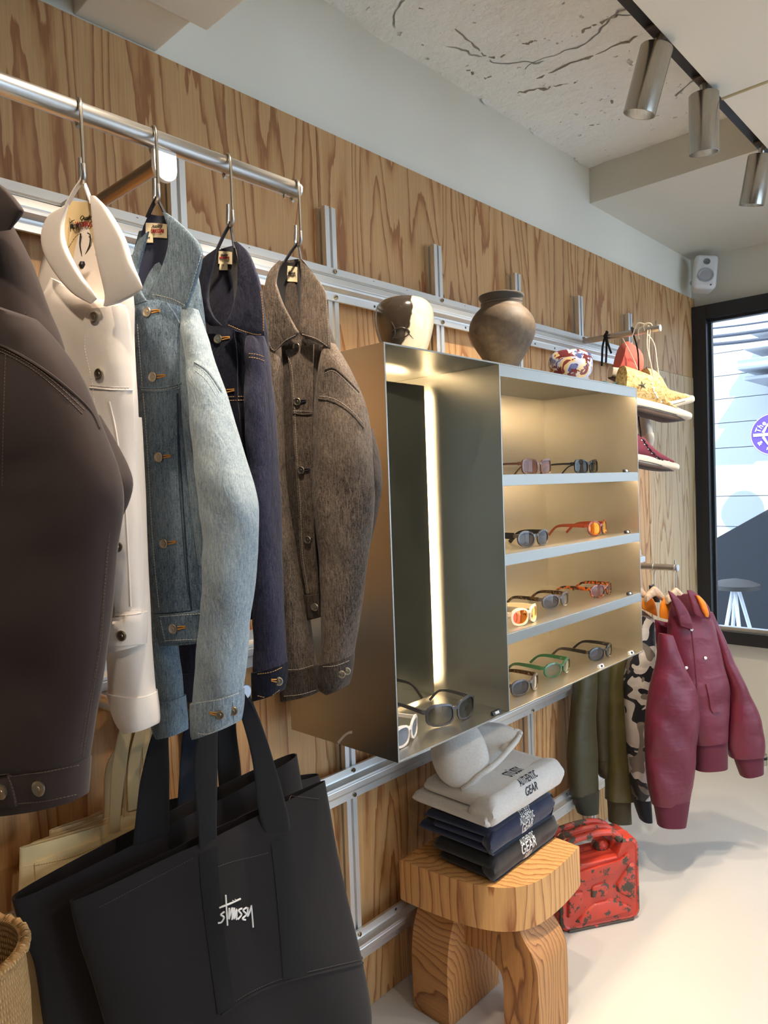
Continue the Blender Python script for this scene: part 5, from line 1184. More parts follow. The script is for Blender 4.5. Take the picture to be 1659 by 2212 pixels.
# burgundy, with black laces, lower
pl4, r4, u4, s4 = shoe('sneaker', 'burgundy sneaker with black laces hanging lowest', .300, (1430, 1016), [(1342, 930, 1342, 985), (1362, 934, 1362, 986), (1380, 940, 1380, 990), (1394, 956, 1396, 994), (1408, 970, 1412, 998), (1424, 982, 1428, 1000), (1442, 994, 1444, 1002)],
    [(1340, 974, 1340, 992), (1380, 981, 1380, 1003), (1410, 988, 1410, 1009), (1436, 996, 1436, 1014), (1454, 1002, 1453, 1017), (1460, 1007, 1459, 1014)], [(1344, 990, 1344, 1000), (1380, 1000, 1382, 1011), (1420, 1008, 1424, 1018), (1452, 1014, 1453, 1018)], BUR, [(1380, 994), (1410, 1000), (1430, 1006)], toe=[(1430, 988, 1432, 1006), (1442, 994, 1443, 1009), (1457, 1003, 1457, 1012)])
sf = Surf([u4])
for x, y in ((1386, 948), (1392, 957), (1400, 967), (1408, 976), (1419, 985), (1430, 992)):
    lathe('eyelet', [(.004, 0), (.004, .002), (.002, .002)], sf.at(x, y + 2, .0008)[0], WHT_E, u4, pl4.n, 10)
    tube('lace', [sf.at(x - 2, y, .001)[0], sf.at(x + 3, y + 3, .002)[0], sf.at(x + 7, y + 7, .001)[0]], .0030, BLK_L, r4, 6)
TC = np.array([.275, SY, SZ + .014])
laces('lace', [[TC, TC + np.array([0.0, -.014, -.004]), pl4.P(1379, 770, -.005), pl4.P(1378, 880, 0), sf.at(1384, 944, .003)[0]]], BLK_L, r4, .0032)
# grey canvas shoe pointing down, behind the burgundy one
pl5 = Plane((.235, SY, 2.0), 58); r5 = empty('sneaker', pl5.P(1398, 965), 'pale grey canvas sneaker pointing down behind the burgundy one', 'sneaker', 'sneakers hung on the short arm')
u5 = loft('upper', [(1376, 880, 1392, 880, .03), (1380, 905, 1396, 905, .034), (1384, 925, 1402, 922, .034), (1386, 942, 1405, 940, .032)], pl5, GRYC, r5, n=14, seg=20)
loft('toe_cap', [(1386, 938, 1405, 936, .036), (1388, 952, 1406, 952, .036), (1392, 964, 1405, 963, .026)], pl5, RUB, r5, n=8, seg=20)
laces('lace', [[np.array([.215, SY, SZ + .014]), pl5.P(1378, 800, 0), u5.data.vertices[0].co]], CRL_L, r5)

# ------------------------------------------------------------------ sunglasses
def acetate(name, col, rough=.18, trans=0.0):
    n = NT(name); n.P(Base_Color=col, Roughness=rough, Coat_Weight=.5, Coat_Roughness=.08, Transmission_Weight=trans); return n.m
def tortoise(name, a, b):
    n = NT(name); c = n.coord(); f = n.noise(c, 95, 2, .5, .6)
    n.P(Base_Color=n.ramp(f, [(.44, a), (.60, b)]), Roughness=.18, Coat_Weight=.5); return n.m
def lens_mat(name, col, rough=.04, metal=0.0, alpha=.92):
    n = NT(name); n.P(Base_Color=col, Roughness=rough, Metallic=metal, Alpha=alpha, Specular_IOR_Level=.4); return n.m
def mirror_lens(name, a, b, c_):
    n = NT(name); z = n.add('SeparateXYZ', Vector=n.add('TexCoord').outputs['Object']).outputs[0]
    lw = n.add('LayerWeight', Blend=.5).outputs[1]
    n.P(Base_Color=n.ramp(lw, [(.15, a), (.45, b), (.75, c_)]), Metallic=.85, Roughness=.06); return n.m
G_BLK = acetate('acetate_black', lin(20, 20, 22)); G_BRN = acetate('acetate_brown', lin(84, 56, 40), .2); G_CRM = acetate('acetate_cream', lin(226, 208, 178), .25); G_WHT = acetate('acetate_white', lin(238, 226, 214), .25)
G_GRN = acetate('acetate_green', lin(34, 78, 54), .2); G_RED = acetate('acetate_amber_red', lin(112, 46, 24), .2); G_TOR = tortoise('acetate_tortoise', lin(34, 18, 12), lin(150, 74, 24)); G_DTO = tortoise('acetate_dark_tortoise', lin(22, 18, 15), lin(74, 54, 30)); G_GRY = acetate('acetate_charcoal', lin(58, 56, 60), .35); G_CLR = acetate('acetate_smoke', lin(60, 58, 56), .12)
L_DRK = lens_mat('lens_dark', lin(22, 23, 25)); L_GRY = lens_mat('lens_grey', lin(48, 48, 52), .04, .0); L_BRN = lens_mat('lens_brown', lin(80, 54, 48)); L_GRN = lens_mat('lens_olive', lin(72, 72, 56)); L_BLU = lens_mat('lens_smoke_blue', lin(120, 128, 142), .04, .2, .8); L_SMK = lens_mat('lens_smoke_green', lin(40, 40, 33))
L_FIRE = mirror_lens('lens_fire_mirror', lin(246, 92, 50), lin(250, 150, 30), lin(240, 214, 70)); L_FIRE2 = mirror_lens('lens_fire_mirror_warm', lin(236, 84, 60), lin(244, 140, 40), lin(220, 206, 80))
SIL = plain('silver_print', lin(210, 206, 196), .4, .6)
def sunglasses(pos, face_deg, label, fm, lm_, tm=None, shape=(.0275, .019, 2.8), cant=.0, wrap=2.2, rim=.0040, temple=.008, size=1.0, tdeep=.0):
    """shape = lens half width, half height, squareness; local x = width, y = forward, z = up"""
    global LOCAL
    LOCAL = True
    tm = tm or fm
    root = empty('sunglasses', pos, label, 'sunglasses', 'sunglasses in the steel cabinet')
    root.rotation_euler = (0, 0, math.radians(face_deg - 90)); root.scale = (size,) * 3
    a, b, p = shape; cx = a + .0095; N = 36; zc = b + rim + .0006
    def yc(x): return -wrap * x * x
    fr = None
    V = []; F = []
    for s in (-1, 1):
        rings = []
        for (off, dy) in ((rim, .0018), (0, .0024), (0, -.0018), (rim, -.0024)):
            ring = []
            for k in range(N):
                t = 2 * math.pi * k / N; c_, s_ = math.cos(t), math.sin(t)
                x = math.copysign(abs(c_) ** (2 / p), c_) * (a + off); z = math.copysign(abs(s_) ** (2 / p), s_) * (b + off)
                z += cant * x * .5; z += -.12 * max(0, -x) * (1 if z < 0 else 0) * -1 * .4
                X = cx + x
                if off and x > 0 and z > 0: z *= 1.05
                ring.append(len(V)); V.append((s * X, yc(X) + dy, zc + z))
            rings.append(ring)
        for i in range(4):
            A, B = rings[i], rings[(i + 1) % 4]
            for k in range(N): F.append((A[k], A[(k + 1) % N], B[(k + 1) % N], B[k]))
    # bridge and end pieces joined into the front
    def addbox(P, w, h):
        v, f = ribbon_v(np.array(P), (0, 0, 1), h, w); k = len(V); V.extend([tuple(q) for q in v]); F.extend([tuple(i + k for i in q) for q in f])
    zb = zc + b * .42
    addbox([(-.0105, yc(.01), zb), (-.004, .0012, zb + .002), (.004, .0012, zb + .002), (.0105, yc(.01), zb)], .0045, .0075)
    xe = cx + a + rim; zh = zc + b * .55
    for s in (-1, 1): addbox([(s * (xe - .003), yc(xe - .003), zh), (s * (xe + .003), yc(xe) - .004, zh), (s * (xe + .0035), yc(xe) - .012, zh)], .0045, .010)
    fr = put('frame_front', fix_normals(mesh('frame_front', V, F)), fm, root); shade_auto(fr, 45)
    for s in (-1, 1):
        V = [(s * cx, yc(cx) + .0010, zc)]; F = []
        for rr, off in ((.5, .0008), (1.0, 0.0)):
            for k in range(N):
                t = 2 * math.pi * k / N; c_, s_ = math.cos(t), math.sin(t)
                x = math.copysign(abs(c_) ** (2 / p), c_) * (a + .0006) * rr; z = math.copysign(abs(s_) ** (2 / p), s_) * (b + .0006) * rr + cant * x * .5
                V.append((s * (cx + x), yc(cx + x) + off, zc + z))
        for k in range(N): F.append((0, 1 + k, 1 + (k + 1) % N)); F.append((1 + k, 1 + N + k, 1 + N + (k + 1) % N, 1 + (k + 1) % N))
        put('lens', fix_normals(mesh('lens', V, F, True)), lm_, root)
        x0 = s * (xe + .0035); y0 = yc(xe) - .011
        path = np.array([(x0, y0, zh), (x0, y0 - .05, zh + .001), (x0 - s * .002, y0 - .090, zh - .001), (x0 - s * .005, y0 - .112, zh - .010), (x0 - s * .008, y0 - .136, max(.0015, zh - .034))])
        path = crom(path, 18); path[:, 2] = np.maximum(path[:, 2], .0022)
        hs = np.interp(np.linspace(0, 1, 18), [0, .3, .7, 1], [temple * 1.15, temple, temple * .62, temple * .72])
        v, f = ribbon_v(path, (0, 0, 1), hs, .0036)
        tp = put('temple', fix_normals(mesh('temple', v, f)), tm, root); shade_auto(tp, 40)
        if s * 1 > -2:
            lt = text_mesh('S.S.', .0055, .0002, 1.0)
            for q in lt.vertices: q.co = Vector((x0 - s * .0021, y0 - .02 + q.co.x * s, zh + q.co.y))
            put('temple_print', lt, SIL, tp)
    LOCAL = False
    return root
def G(px, py, z, *args, x=None, **kw):
    p = at(px, py, 2, z) if x is None else at(px, py, 0, x); p[2] = z + .0004
    return sunglasses(p, *args, **kw)
G(1165, 1018, SHZ[0], -8, 'brown squared sunglasses with mirrored lenses on the top shelf', G_BRN, L_BRN, shape=(.0275, .0195, 3.6), x=.345, temple=.006, cant=.12)
G(1272, 1018, SHZ[0], -6, 'black squared sunglasses on the top shelf', G_BLK, L_DRK, shape=(.0275, .0195, 3.6), x=.335, temple=.006, cant=.12)
G(1158, 1181, SHZ[1], -8, 'black oval sunglasses with broad temples on the second shelf', G_CLR, L_GRY, G_BLK, shape=(.0275, .0195, 2.3), temple=.017, cant=.10)
G(1299, 1157, SHZ[1], 2, 'amber sunglasses with fiery mirrored lenses on the second shelf', G_RED, L_FIRE, shape=(.0285, .021, 2.3), temple=.011, wrap=3.0, cant=.15)
G(1143, 1348, SHZ[2], 2, 'cream sunglasses with orange mirrored lenses on the third shelf', G_CRM, L_FIRE2, shape=(.0275, .019, 2.5), temple=.013, wrap=3.4, cant=.05, rim=.0055)
G(1210, 1313, SHZ[2], -4, 'dark tortoiseshell wrap sunglasses in the middle of the third shelf', G_GRY, L_GRY, G_DTO, shape=(.029, .0185, 2.4), temple=.011, wrap=3.4)
G(1308, 1289, SHZ[2], -2, 'amber tortoiseshell wrap sunglasses on the third shelf', G_TOR, L_BRN, shape=(.029, .0185, 2.4), temple=.011, wrap=3.4)
ZBOT = CZ0 + T
G(1145, 1497, ZBOT, 0, 'brown tortoiseshell wrap sunglasses on the bottom shelf by the divider', G_GRY, L_GRY, G_DTO, shape=(.029, .0185, 2.4), temple=.011, wrap=3.4)
G(1214, 1459, ZBOT, -3, 'green wrap sunglasses on the bottom shelf', G_GRN, L_GRN, shape=(.029, .0185, 2.4), temple=.011, wrap=3.4)
G(1307, 1424, ZBOT, -4, 'black wrap sunglasses on the bottom shelf at right', G_BLK, L_GRY, shape=(.029, .0185, 2.4), temple=.011, wrap=3.4)
G(886, 1604, ZBOT, 18, 'white sunglasses with grey lenses in front of the mirror', G_WHT, L_BLU, shape=(.0275, .020, 2.6), temple=.008, rim=.005, cant=.12)
G(985, 1562, ZBOT, -8, 'large black sunglasses with green tinted lenses before the mirror', G_GRY, L_SMK, shape=(.031, .021, 3.0), temple=.008, wrap=3.0, cant=.08, size=1.12)
# little metal brand plates
PL_LAB = ['on the top shelf', 'on the second shelf', 'on the third shelf', 'on the bottom shelf at the right end', 'on the bottom shelf under the green sunglasses', 'beside the divider in the mirror bay']
for (px, py, z, x), lb in zip(((1352, 1018, SHZ[0], .425), (1355, 1152, SHZ[1], None), (1360, 1285, SHZ[2], None), (1363, 1413, ZBOT, None), (1298, 1442, ZBOT, None), (1072, 1543, ZBOT, None)), PL_LAB):
    p = at(px, py, 2, z) if x is None else at(px, py, 0, x); p[2] = z
    r = empty('brand_plate', p, 'tiny silver brand plate ' + lb, 'plate', 'brand plates in the cabinet')
    L_ = .030 if px != 1072 else .036
    dk = px == 1072
    prism('wedge', [(p[0] - .006, 0)] , 1, 0, 1, None) if False else None
    bm = bmesh.new(); vs = [bm.verts.new(q) for q in ((p[0] - .005, p[1] - L_ / 2, z + .0003), (p[0] + .005, p[1] - L_ / 2, z + .0003), (p[0] + .001, p[1] - L_ / 2, z + .010), (p[0] - .005, p[1] - L_ / 2, z + .010), (p[0] - .005, p[1] + L_ / 2, z + .0003), (p[0] + .005, p[1] + L_ / 2, z + .0003), (p[0] + .001, p[1] + L_ / 2, z + .010), (p[0] - .005, p[1] + L_ / 2, z + .010))]
    for q in ((0, 1, 2, 3), (4, 5, 6, 7), (0, 1, 5, 4), (1, 2, 6, 5), (2, 3, 7, 6), (3, 0, 4, 7)): bm.faces.new([vs[i] for i in q])
    put('wedge', bm_mesh('wedge', bm), MAT['black_plastic'] if dk or px in (1352, 1355, 1360) else MAT['tag_grey'], r)
    text_on('plate_text', 'IIIIIII' if dk else 'IIIII', .010, (p[0] + .0036, p[1], z + .0052), (0, 1, 0), (-.4, 0, 1), plain('plate_text_white', lin(226, 228, 232), .4) if dk or px in (1352, 1355, 1360) else INKK, r, 1.0)

# ------------------------------------------------------------------ pots on top of the cabinet
def prof_smooth(P, n=40): return [tuple(q) for q in crom(P, n)]
def pot(name, label, px, x, prof, mat, py=700, seg=56):
    c = at(px, py, 0, x); r = empty(name, (c[0], c[1], CZ1), label, 'vase', 'pots on the cabinet')
    o = lathe('body', prof_smooth(prof), (0, 0, 0), mat, r, seg=seg); o.location = Vector((c[0], c[1], CZ1 + .0005)); shade_auto(o, 80)
    return r, c
def mat_glaze():
    n = NT('cream_and_brown_glaze'); c = n.coord(); s = n.add('SeparateXYZ', Vector=c)
    # dark slip covers one side with a wavy edge
    u = n.math('ADD', n.math('MULTIPLY', s.outputs[0], .68), n.math('MULTIPLY', s.outputs[1], .73))
    e = n.math('ADD', u, n.math('MULTIPLY_ADD', n.noise(c, 14, 3, .5), .05, n.math('MULTIPLY', s.outputs[2], -.26)))
    f = n.ramp(e, [(.0, 0.0), (.002, 1.0)])
    # brush stroke
    w = n.noise(c, 16, 2, .4, 1.6); st = n.ramp(n.math('ABSOLUTE', n.math('SUBTRACT', w, .44)), [(0.008, 0.0), (.016, 1.0)])
    msk = n.math('MULTIPLY', n.ramp(n.math('ABSOLUTE', n.math('SUBTRACT', s.outputs[2], .055)), [(.018, 1.0), (.028, 0.0)]), n.ramp(n.math('ABSOLUTE', n.math('SUBTRACT', u, .0)), [(.022, 1.0), (.03, 0.0)]))
    st2 = 1.0
    cream = n.mix(1.0, lin(214, 202, 174), n.ramp(n.noise(c, 30, 4, .6), [(.3, .93), (.7, 1.03)]), 'MULTIPLY')
    col = n.mix(f, lin(50, 42, 34), n.mix(st2, lin(50, 42, 36), cream))
    n.P(Base_Color=col, Roughness=.16, Coat_Weight=.25, Coat_Roughness=.06); return n.m
vz, _ = pot('vase', 'squat cream glazed vase with a dark brown half and brushed loop', 873, .25, [(.038, 0), (.044, .002), (.058, .040), (.072, .082), (.0785, .118), (.076, .148), (.062, .168), (.042, .176), (.036, .176), (.040, .168), (.055, .150), (.05, .06), (.03, .02)], mat_glaze())
vb = vz.children[0]; sfv = Surf([vb]); BR = plain('iron_brush_brown', lin(46, 38, 32), .3)
tube('brush_mark', px_path([(846, 696), (852, 708), (853, 722), (848, 732)], sfv, .0002, 14), np.interp(np.linspace(0, 1, 14), [0, .4, 1], [.0006, .0022, .0010]), BR, vb, 6).location = -vb.location
tube('brush_mark', px_path([(844, 722), (850, 713), (864, 708), (878, 711), (884, 718), (876, 727), (862, 731), (850, 728)], sfv, .0002, 34), np.interp(np.linspace(0, 1, 34), [0, .3, .8, 1], [.0016, .0024, .0016, .0008]), BR, vb, 6).location = -vb.location
tube('brush_mark', px_path([(879, 696), (876, 710), (884, 722), (893, 732)], sfv, .0002, 16), np.interp(np.linspace(0, 1, 16), [0, .5, 1], [.0005, .0016, .0005]), BR, vb, 6).location = -vb.location
def mat_clay():
    n = NT('smoked_clay'); c = n.coord(); g = n.noise(c, 9, 4, .6); s = n.noise(c, 60, 4, .6); z = n.add('SeparateXYZ', Vector=c).outputs[2]
    rings = n.math('SINE', n.math('MULTIPLY', z, 900.0)); rm = n.ramp(z, [(.0, 1.0), (.026, 1.0), (.034, 0.0)])
    n.P(Base_Color=n.ramp(n.math('MULTIPLY_ADD', s, .3, n.math('MULTIPLY', g, .7)), [(.32, lin(60, 51, 44)), (.5, lin(100, 84, 66)), (.68, lin(128, 108, 82))]), Roughness=.62)
    n.bump(n.math('ADD', n.math('MULTIPLY', s, .5), n.math('MULTIPLY', n.math('MULTIPLY', rings, rm), .35)), .35, .003); return n.m
r_, c_ = pot('vase', 'round brown clay jar with dark collared neck', 1085, .335, [(.044, 0), (.046, .012), (.047, .026), (.062, .050), (.083, .085), (.0945, .118), (.092, .148), (.077, .174), (.063, .188), (.0585, .196), (.060, .202)], mat_clay(), 720)
nk = lathe('neck_ring', prof_smooth([(.0585, .192), (.059, .200), (.0575, .206), (.060, .212), (.0645, .219), (.0640, .224), (.0560, .225), (.052, .218), (.050, .20)], 30), (0, 0, 0), mat_cloth('burnt_clay', lin(74, 68, 62), .7, .12, 60, .3), r_, seg=56); nk.location = Vector((c_[0], c_[1], CZ1 + .0005))
def mat_marble():
    n = NT('marbled_glaze'); c = n.coord()
    a = n.noise(c, 15, 2, .5, 1.5); b = n.noise(n.coord(loc=(4, 2, 8)), 17, 2, .5, 2.0); d = n.noise(n.coord(loc=(9, 1, 3)), 13, 2, .5, 1.2)
    col = n.ramp(a, [(0, lin(62, 72, 112)), (.40, lin(150, 154, 172)), (.50, lin(172, 154, 112)), (.60, lin(98, 48, 48))], 'CONSTANT')
    col = n.mix(n.ramp(b, [(0, 0.0), (.54, 1.0)], 'CONSTANT'), col, lin(84, 34, 38)); col = n.mix(n.ramp(d, [(0, 0.0), (.62, 1.0)], 'CONSTANT'), col, lin(84, 92, 132))
    n.P(Base_Color=col, Roughness=.2, Coat_Weight=.2); return n.m
pot('vase', 'small marbled vase in blue, red and cream glaze', 1232, .33, [(.045, 0), (.052, .004), (.066, .035), (.0715, .065), (.068, .092), (.056, .108), (.046, .112), (.042, .108), (.046, .10), (.05, .05), (.04, .02)], mat_marble(), 780)
c_ = at(1306, 812, 0, .22)
r_ = empty('bowl', (c_[0], c_[1], CZ1), 'small teal rippled bowl behind the coral sneaker', 'bowl')
V, F = lathe_v(prof_smooth([(.030, 0), (.040, .004), (.043, .028), (.041, .040), (.044, .056), (.041, .058), (.036, .045), (.034, .012)], 26), 44)
V = [(x * (1 + .06 * math.sin(5 * math.atan2(y, x))), y * (1 + .06 * math.sin(5 * math.atan2(y, x))), z + (.005 * math.sin(4 * math.atan2(y, x)) if z > .05 else 0)) for x, y, z in V]
tb_ = shade_auto(put('rippled_body', fix_normals(mesh('bowl', V, F)), plain('teal_glaze', lin(104, 142, 144), .35), r_), 70); tb_.location = Vector((c_[0], c_[1], CZ1 + .0005))

# ------------------------------------------------------------------ wooden stool
st = empty('wooden_stool', (.27, 1.73, 0), 'chunky blonde pine stool with arched legs under the folded sweatshirts', 'stool')
seat_poly = [(.082, 1.530), (.19, 1.536), (.285, 1.549), (.345, 1.565), (.392, 1.588), (.428, 1.620), (.450, 1.660), (.461, 1.710), (.464, 1.780), (.460, 1.860), (.452, 1.930), (.30, 1.936), (.082, 1.936)]
def seat_mesh():
    bm = bmesh.new(); z0, z1 = .328, .450
    pts = [tuple(p) for p in crom(seat_poly[:11], 40)] + seat_poly[11:]
    A = [bm.verts.new((x, y, z0)) for x, y in pts]; B = [bm.verts.new((x, y, z1)) for x, y in pts]; n = len(pts)
    bm.faces.new(A); bm.faces.new(B)
    for i in range(n): bm.faces.new((A[i], A[(i + 1) % n], B[(i + 1) % n], B[i]))
    es = [e for e in bm.edges if abs(e.verts[0].co.z - e.verts[1].co.z) < 1e-6]
    bmesh.ops.bevel(bm, geom=es, offset=.004, segments=2, affect='EDGES', profile=.5)
    return bm_mesh('seat', bm)
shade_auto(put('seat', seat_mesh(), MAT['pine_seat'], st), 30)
# leg one: slab standing under the wall side, front edge arched
pa = [(1.548, 0), (1.545, .14), (1.549, .20), (1.560, .25), (1.578, .29), (1.602, .328), (1.80, .328), (1.80, 0)]
pa = [tuple(p) for p in crom(pa[:6], 20)] + pa[6:]
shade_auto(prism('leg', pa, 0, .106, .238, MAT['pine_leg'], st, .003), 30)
# leg two: quarter arch reaching out to the room
LY = 1.632
inner = [(p[0], max(0, p[2])) for p in (at(x, y, 1, LY) for x, y in ((1088, 2250), (1089, 2212), (1088, 2150), (1086, 2118), (1079, 2096), (1063, 2075), (1039, 2053), (1012, 2042)))]
inner = [(inner[0][0], 0.0)] + inner[1:] + [(.232, inner[-1][1] + .004)]
outer = [(p[0], max(0, p[2])) for p in (at(x, y, 1, LY) for x, y in ((1173, 2250), (1174, 2212), (1172, 2136), (1169, 2099), (1157, 2066), (1142, 2039), (1128, 2019)))]
outer = [(.478, 0.0), (.481, .10)] + [(x - .013, z) for x, z in outer[2:-1]] + [(outer[-1][0] - .01, .328)]
def resample(P, n):
    P = np.array(P, float); L = np.concatenate([[0], np.cumsum(np.linalg.norm(np.diff(P, axis=0), axis=1))]); t = np.linspace(0, L[-1], n)
    return np.stack([np.interp(t, L, P[:, k]) for k in range(P.shape[1])], 1)
def arch_mesh():
    y0, y1 = LY, 1.790; n = 36
    O = resample(list(map(tuple, crom(outer, 30))) + [(.232, .328)], n); I = resample(crom(inner, 40), n); V = []; F = []
    for y in (y0, y1):
        for k in range(n): V.append((O[k][0], y, O[k][1]))
        for k in range(n): V.append((I[k][0], y, I[k][1]))
    for k in range(n - 1):
        F += [(k, k + 1, n + k + 1, n + k), (2 * n + k, 3 * n + k, 3 * n + k + 1, 2 * n + k + 1), (k, 2 * n + k, 2 * n + k + 1, k + 1), (n + k, n + k + 1, 3 * n + k + 1, 3 * n + k)]
    F += [(0, n, 3 * n, 2 * n), (n - 1, 3 * n - 1, 4 * n - 1, 2 * n - 1)]
    return fix_normals(mesh('leg', V, F))
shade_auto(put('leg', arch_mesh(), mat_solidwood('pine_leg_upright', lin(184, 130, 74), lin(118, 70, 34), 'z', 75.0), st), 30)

# ------------------------------------------------------------------ folded sweatshirts
def fold_profile(x0, x1, z0, z1, layers, rng):
    """closed outline (x, z) of a folded garment seen from its end: rolled room side, layered wall side"""
    h = z1 - z0; r = h / 2; P = []
    for a in np.linspace(-90, 90, 15): P.append((x1 - r * .62 + r * .62 * math.cos(math.radians(a)), z0 + r + r * math.sin(math.radians(a))))
    n = layers; lh = h / n
    for k in range(n):
        zt = z1 - k * lh; xi = x0 + rng.uniform(0, .03); rr = lh / 2 * .96
        for a in np.linspace(90, 270, 9): P.append((xi + rr - rr * .9 * -math.cos(math.radians(a)), zt - lh / 2 + rr * math.sin(math.radians(a))))
        if k < n - 1: P.append((xi + .05 + rng.uniform(0, .03), zt - lh))
    return P
def sweat_layer(name, x0, x1, y0, y1, z0, z1, layers, mat, parent, seed, sag=.006, puff=.008):
    rng = np.random.default_rng(seed); prof = fold_profile(x0, x1, z0, z1, layers, rng); m = len(prof); n = 26; V = []; F = []
    zc = (z0 + z1) / 2; f1 = wrinkle_fn(seed, .004, 22, 22)
    for i in range(n):
        s = i / (n - 1); y = y0 + (y1 - y0) * s
        e = min(s, 1 - s) * 2; rnd = math.sqrt(max(0, 1 - (1 - min(1, e / .10)) ** 2)) if e < .10 else 1.0
        for (x, z) in prof:
            zz = zc + (z - zc) * (.45 + .55 * rnd); xx = (x0 + x1) / 2 + (x - (x0 + x1) / 2) * (.97 + .03 * rnd)
            if z > zc: zz += f1(y, x) * .8 + puff * math.sin(math.pi * s) * .5
            V.append((xx + f1(y * 1.3, z * 3) * .5, y + .004 * math.sin(x * 40 + seed), max(zz, z0)))
    for i in range(n - 1):
        for k in range(m): F.append((i * m + k, i * m + (k + 1) % m, (i + 1) * m + (k + 1) % m, (i + 1) * m + k))
    F.append(tuple(range(m))[::-1]); F.append(tuple((n - 1) * m + k for k in range(m)))
    me = mesh(name, V, F); bm = bmesh.new(); bm.from_mesh(me); bmesh.ops.triangulate(bm, faces=[f for f in bm.faces if len(f.verts) > 4]); bm.to_mesh(me); bm.free()
    return shade_auto(put(name, fix_normals(me), mat, parent), 70)
def mat_heather():
    n = NT('heather_grey_fleece'); c = n.coord(); f = n.noise(n.coord((260, 90, 260)), 1, 3, .6); g = n.noise(c, 12, 3)
    n.P(Base_Color=n.mix(1.0, lin(206, 201, 194), n.ramp(n.math('MULTIPLY_ADD', f, .7, n.math('MULTIPLY', g, .3)), [(.3, .86), (.7, 1.07)]), 'MULTIPLY'), Roughness=.95, Sheen_Weight=.3)
    n.bump(n.math('ADD', n.noise(c, 30, 3, .5), n.math('MULTIPLY', n.noise(c, 500, 1), .15)), .25, .004); return n.m
HEA = mat_heather(); NVY = mat_cloth('navy_fleece', lin(34, 42, 66), .95, .10, 220, .25, .3, 20); BKF = mat_cloth('black_fleece', lin(26, 25, 27), .95, .10, 220, .25, .3, 20)
INK_N = plain('print_navy', lin(40, 46, 62), .8); INK_W = plain('print_offwhite', lin(220, 218, 212), .8)
def wrap_text(txt, size, x, y, z, sf, mat, parent, sx=.8, bold=.0004):
    """letters laid on the cloth: reading along the fold (y), rolling over the rounded edge"""
    me = text_mesh(txt, size, 0.0, sx, bold)
    bm = bmesh.new(); bm.from_mesh(me); bmesh.ops.triangulate(bm, faces=bm.faces); bmesh.ops.subdivide_edges(bm, edges=bm.edges, cuts=1); bm.to_mesh(me); bm.free()
    d = Vector((-.78, 0, -.62))
    for v in me.vertices:
        q = Vector((x, y + v.co.x, z)) + Vector((-.62, 0, .78)) * v.co.y
        h = sf.b.ray_cast(q - d * .5, d)
        if h[0] is None: h = sf.b.find_nearest(q)
        nn = h[1] if h[1].dot(d) < 0 else -h[1]
        v.co = h[0] + nn * .0014
    return put('chest_print', me, mat, parent)
# bottom to top
b1 = empty('folded_sweatshirt', (.25, 1.76, .450), 'folded black sweatshirt with white chest print, bottom of the stack', 'sweatshirt', 'folded sweatshirts on the stool')
L1 = [sweat_layer('folded_layer', .150, .372, 1.592, 1.932, .4505, .486, 1, BKF, b1, 101), sweat_layer('folded_layer', .140, .374, 1.588, 1.935, .484, .521, 1, BKF, b1, 104), sweat_layer('folded_edge', .318, .380, 1.586, 1.937, .4505, .522, 1, BKF, b1, 105)]
b2 = empty('folded_sweatshirt', (.25, 1.76, .522), 'folded navy sweatshirt with white chest print, middle of the stack', 'sweatshirt', 'folded sweatshirts on the stool')
L2 = [sweat_layer('folded_layer', .104, .366, 1.590, 1.922, .5265, .552, 1, NVY, b2, 102), sweat_layer('folded_layer', .138, .366, 1.586, 1.920, .550, .575, 1, NVY, b2, 106), sweat_layer('folded_layer', .120, .368, 1.584, 1.922, .573, .595, 1, NVY, b2, 107, puff=.002), sweat_layer('folded_edge', .314, .378, 1.584, 1.926, .5265, .596, 1, NVY, b2, 108, puff=.002)]
b3 = empty('folded_hoodie', (.25, 1.76, .596), 'folded heather grey hoodie with dark chest print, top of the stack', 'hoodie', 'folded sweatshirts on the stool')
L3 = [sweat_layer('folded_layer', .086, .372, 1.578, 1.960, .6045, .645, 1, HEA, b3, 103), sweat_layer('folded_layer', .112, .376, 1.590, 1.962, .642, .684, 1, HEA, b3, 109, puff=.02), sweat_layer('folded_edge', .300, .388, 1.580, 1.966, .6045, .686, 1, HEA, b3, 112, puff=.02)]
sf1, sf2_, sf3 = Surf(L1), Surf(L2), Surf(L3)
for t, s_, z, k in (('AUTHENTIC', .022, .514, .60), ('GEAR', .034, .490, .95), ('EVERY', .016, .466, .8)): wrap_text(t, s_, .376, 1.765, z, sf1, INK_W, L1[2], k)
for t, s_, z, k in (('STÜSSY', .026, .594, .66), ('AUTHENTIC', .024, .572, .56), ('GEAR', .028, .548, .85)): wrap_text(t, s_, .374, 1.765, z, sf2_, INK_W, L2[3], k)
for t, s_, x, z, k in (('STÜSSY', .032, .338, .700, .72), ('AUTHENTIC', .030, .366, .678, .58), ('GEAR', .030, .380, .652, .85)): wrap_text(t, s_, x, 1.775, z, sf3, INK_N, L3[2], k)
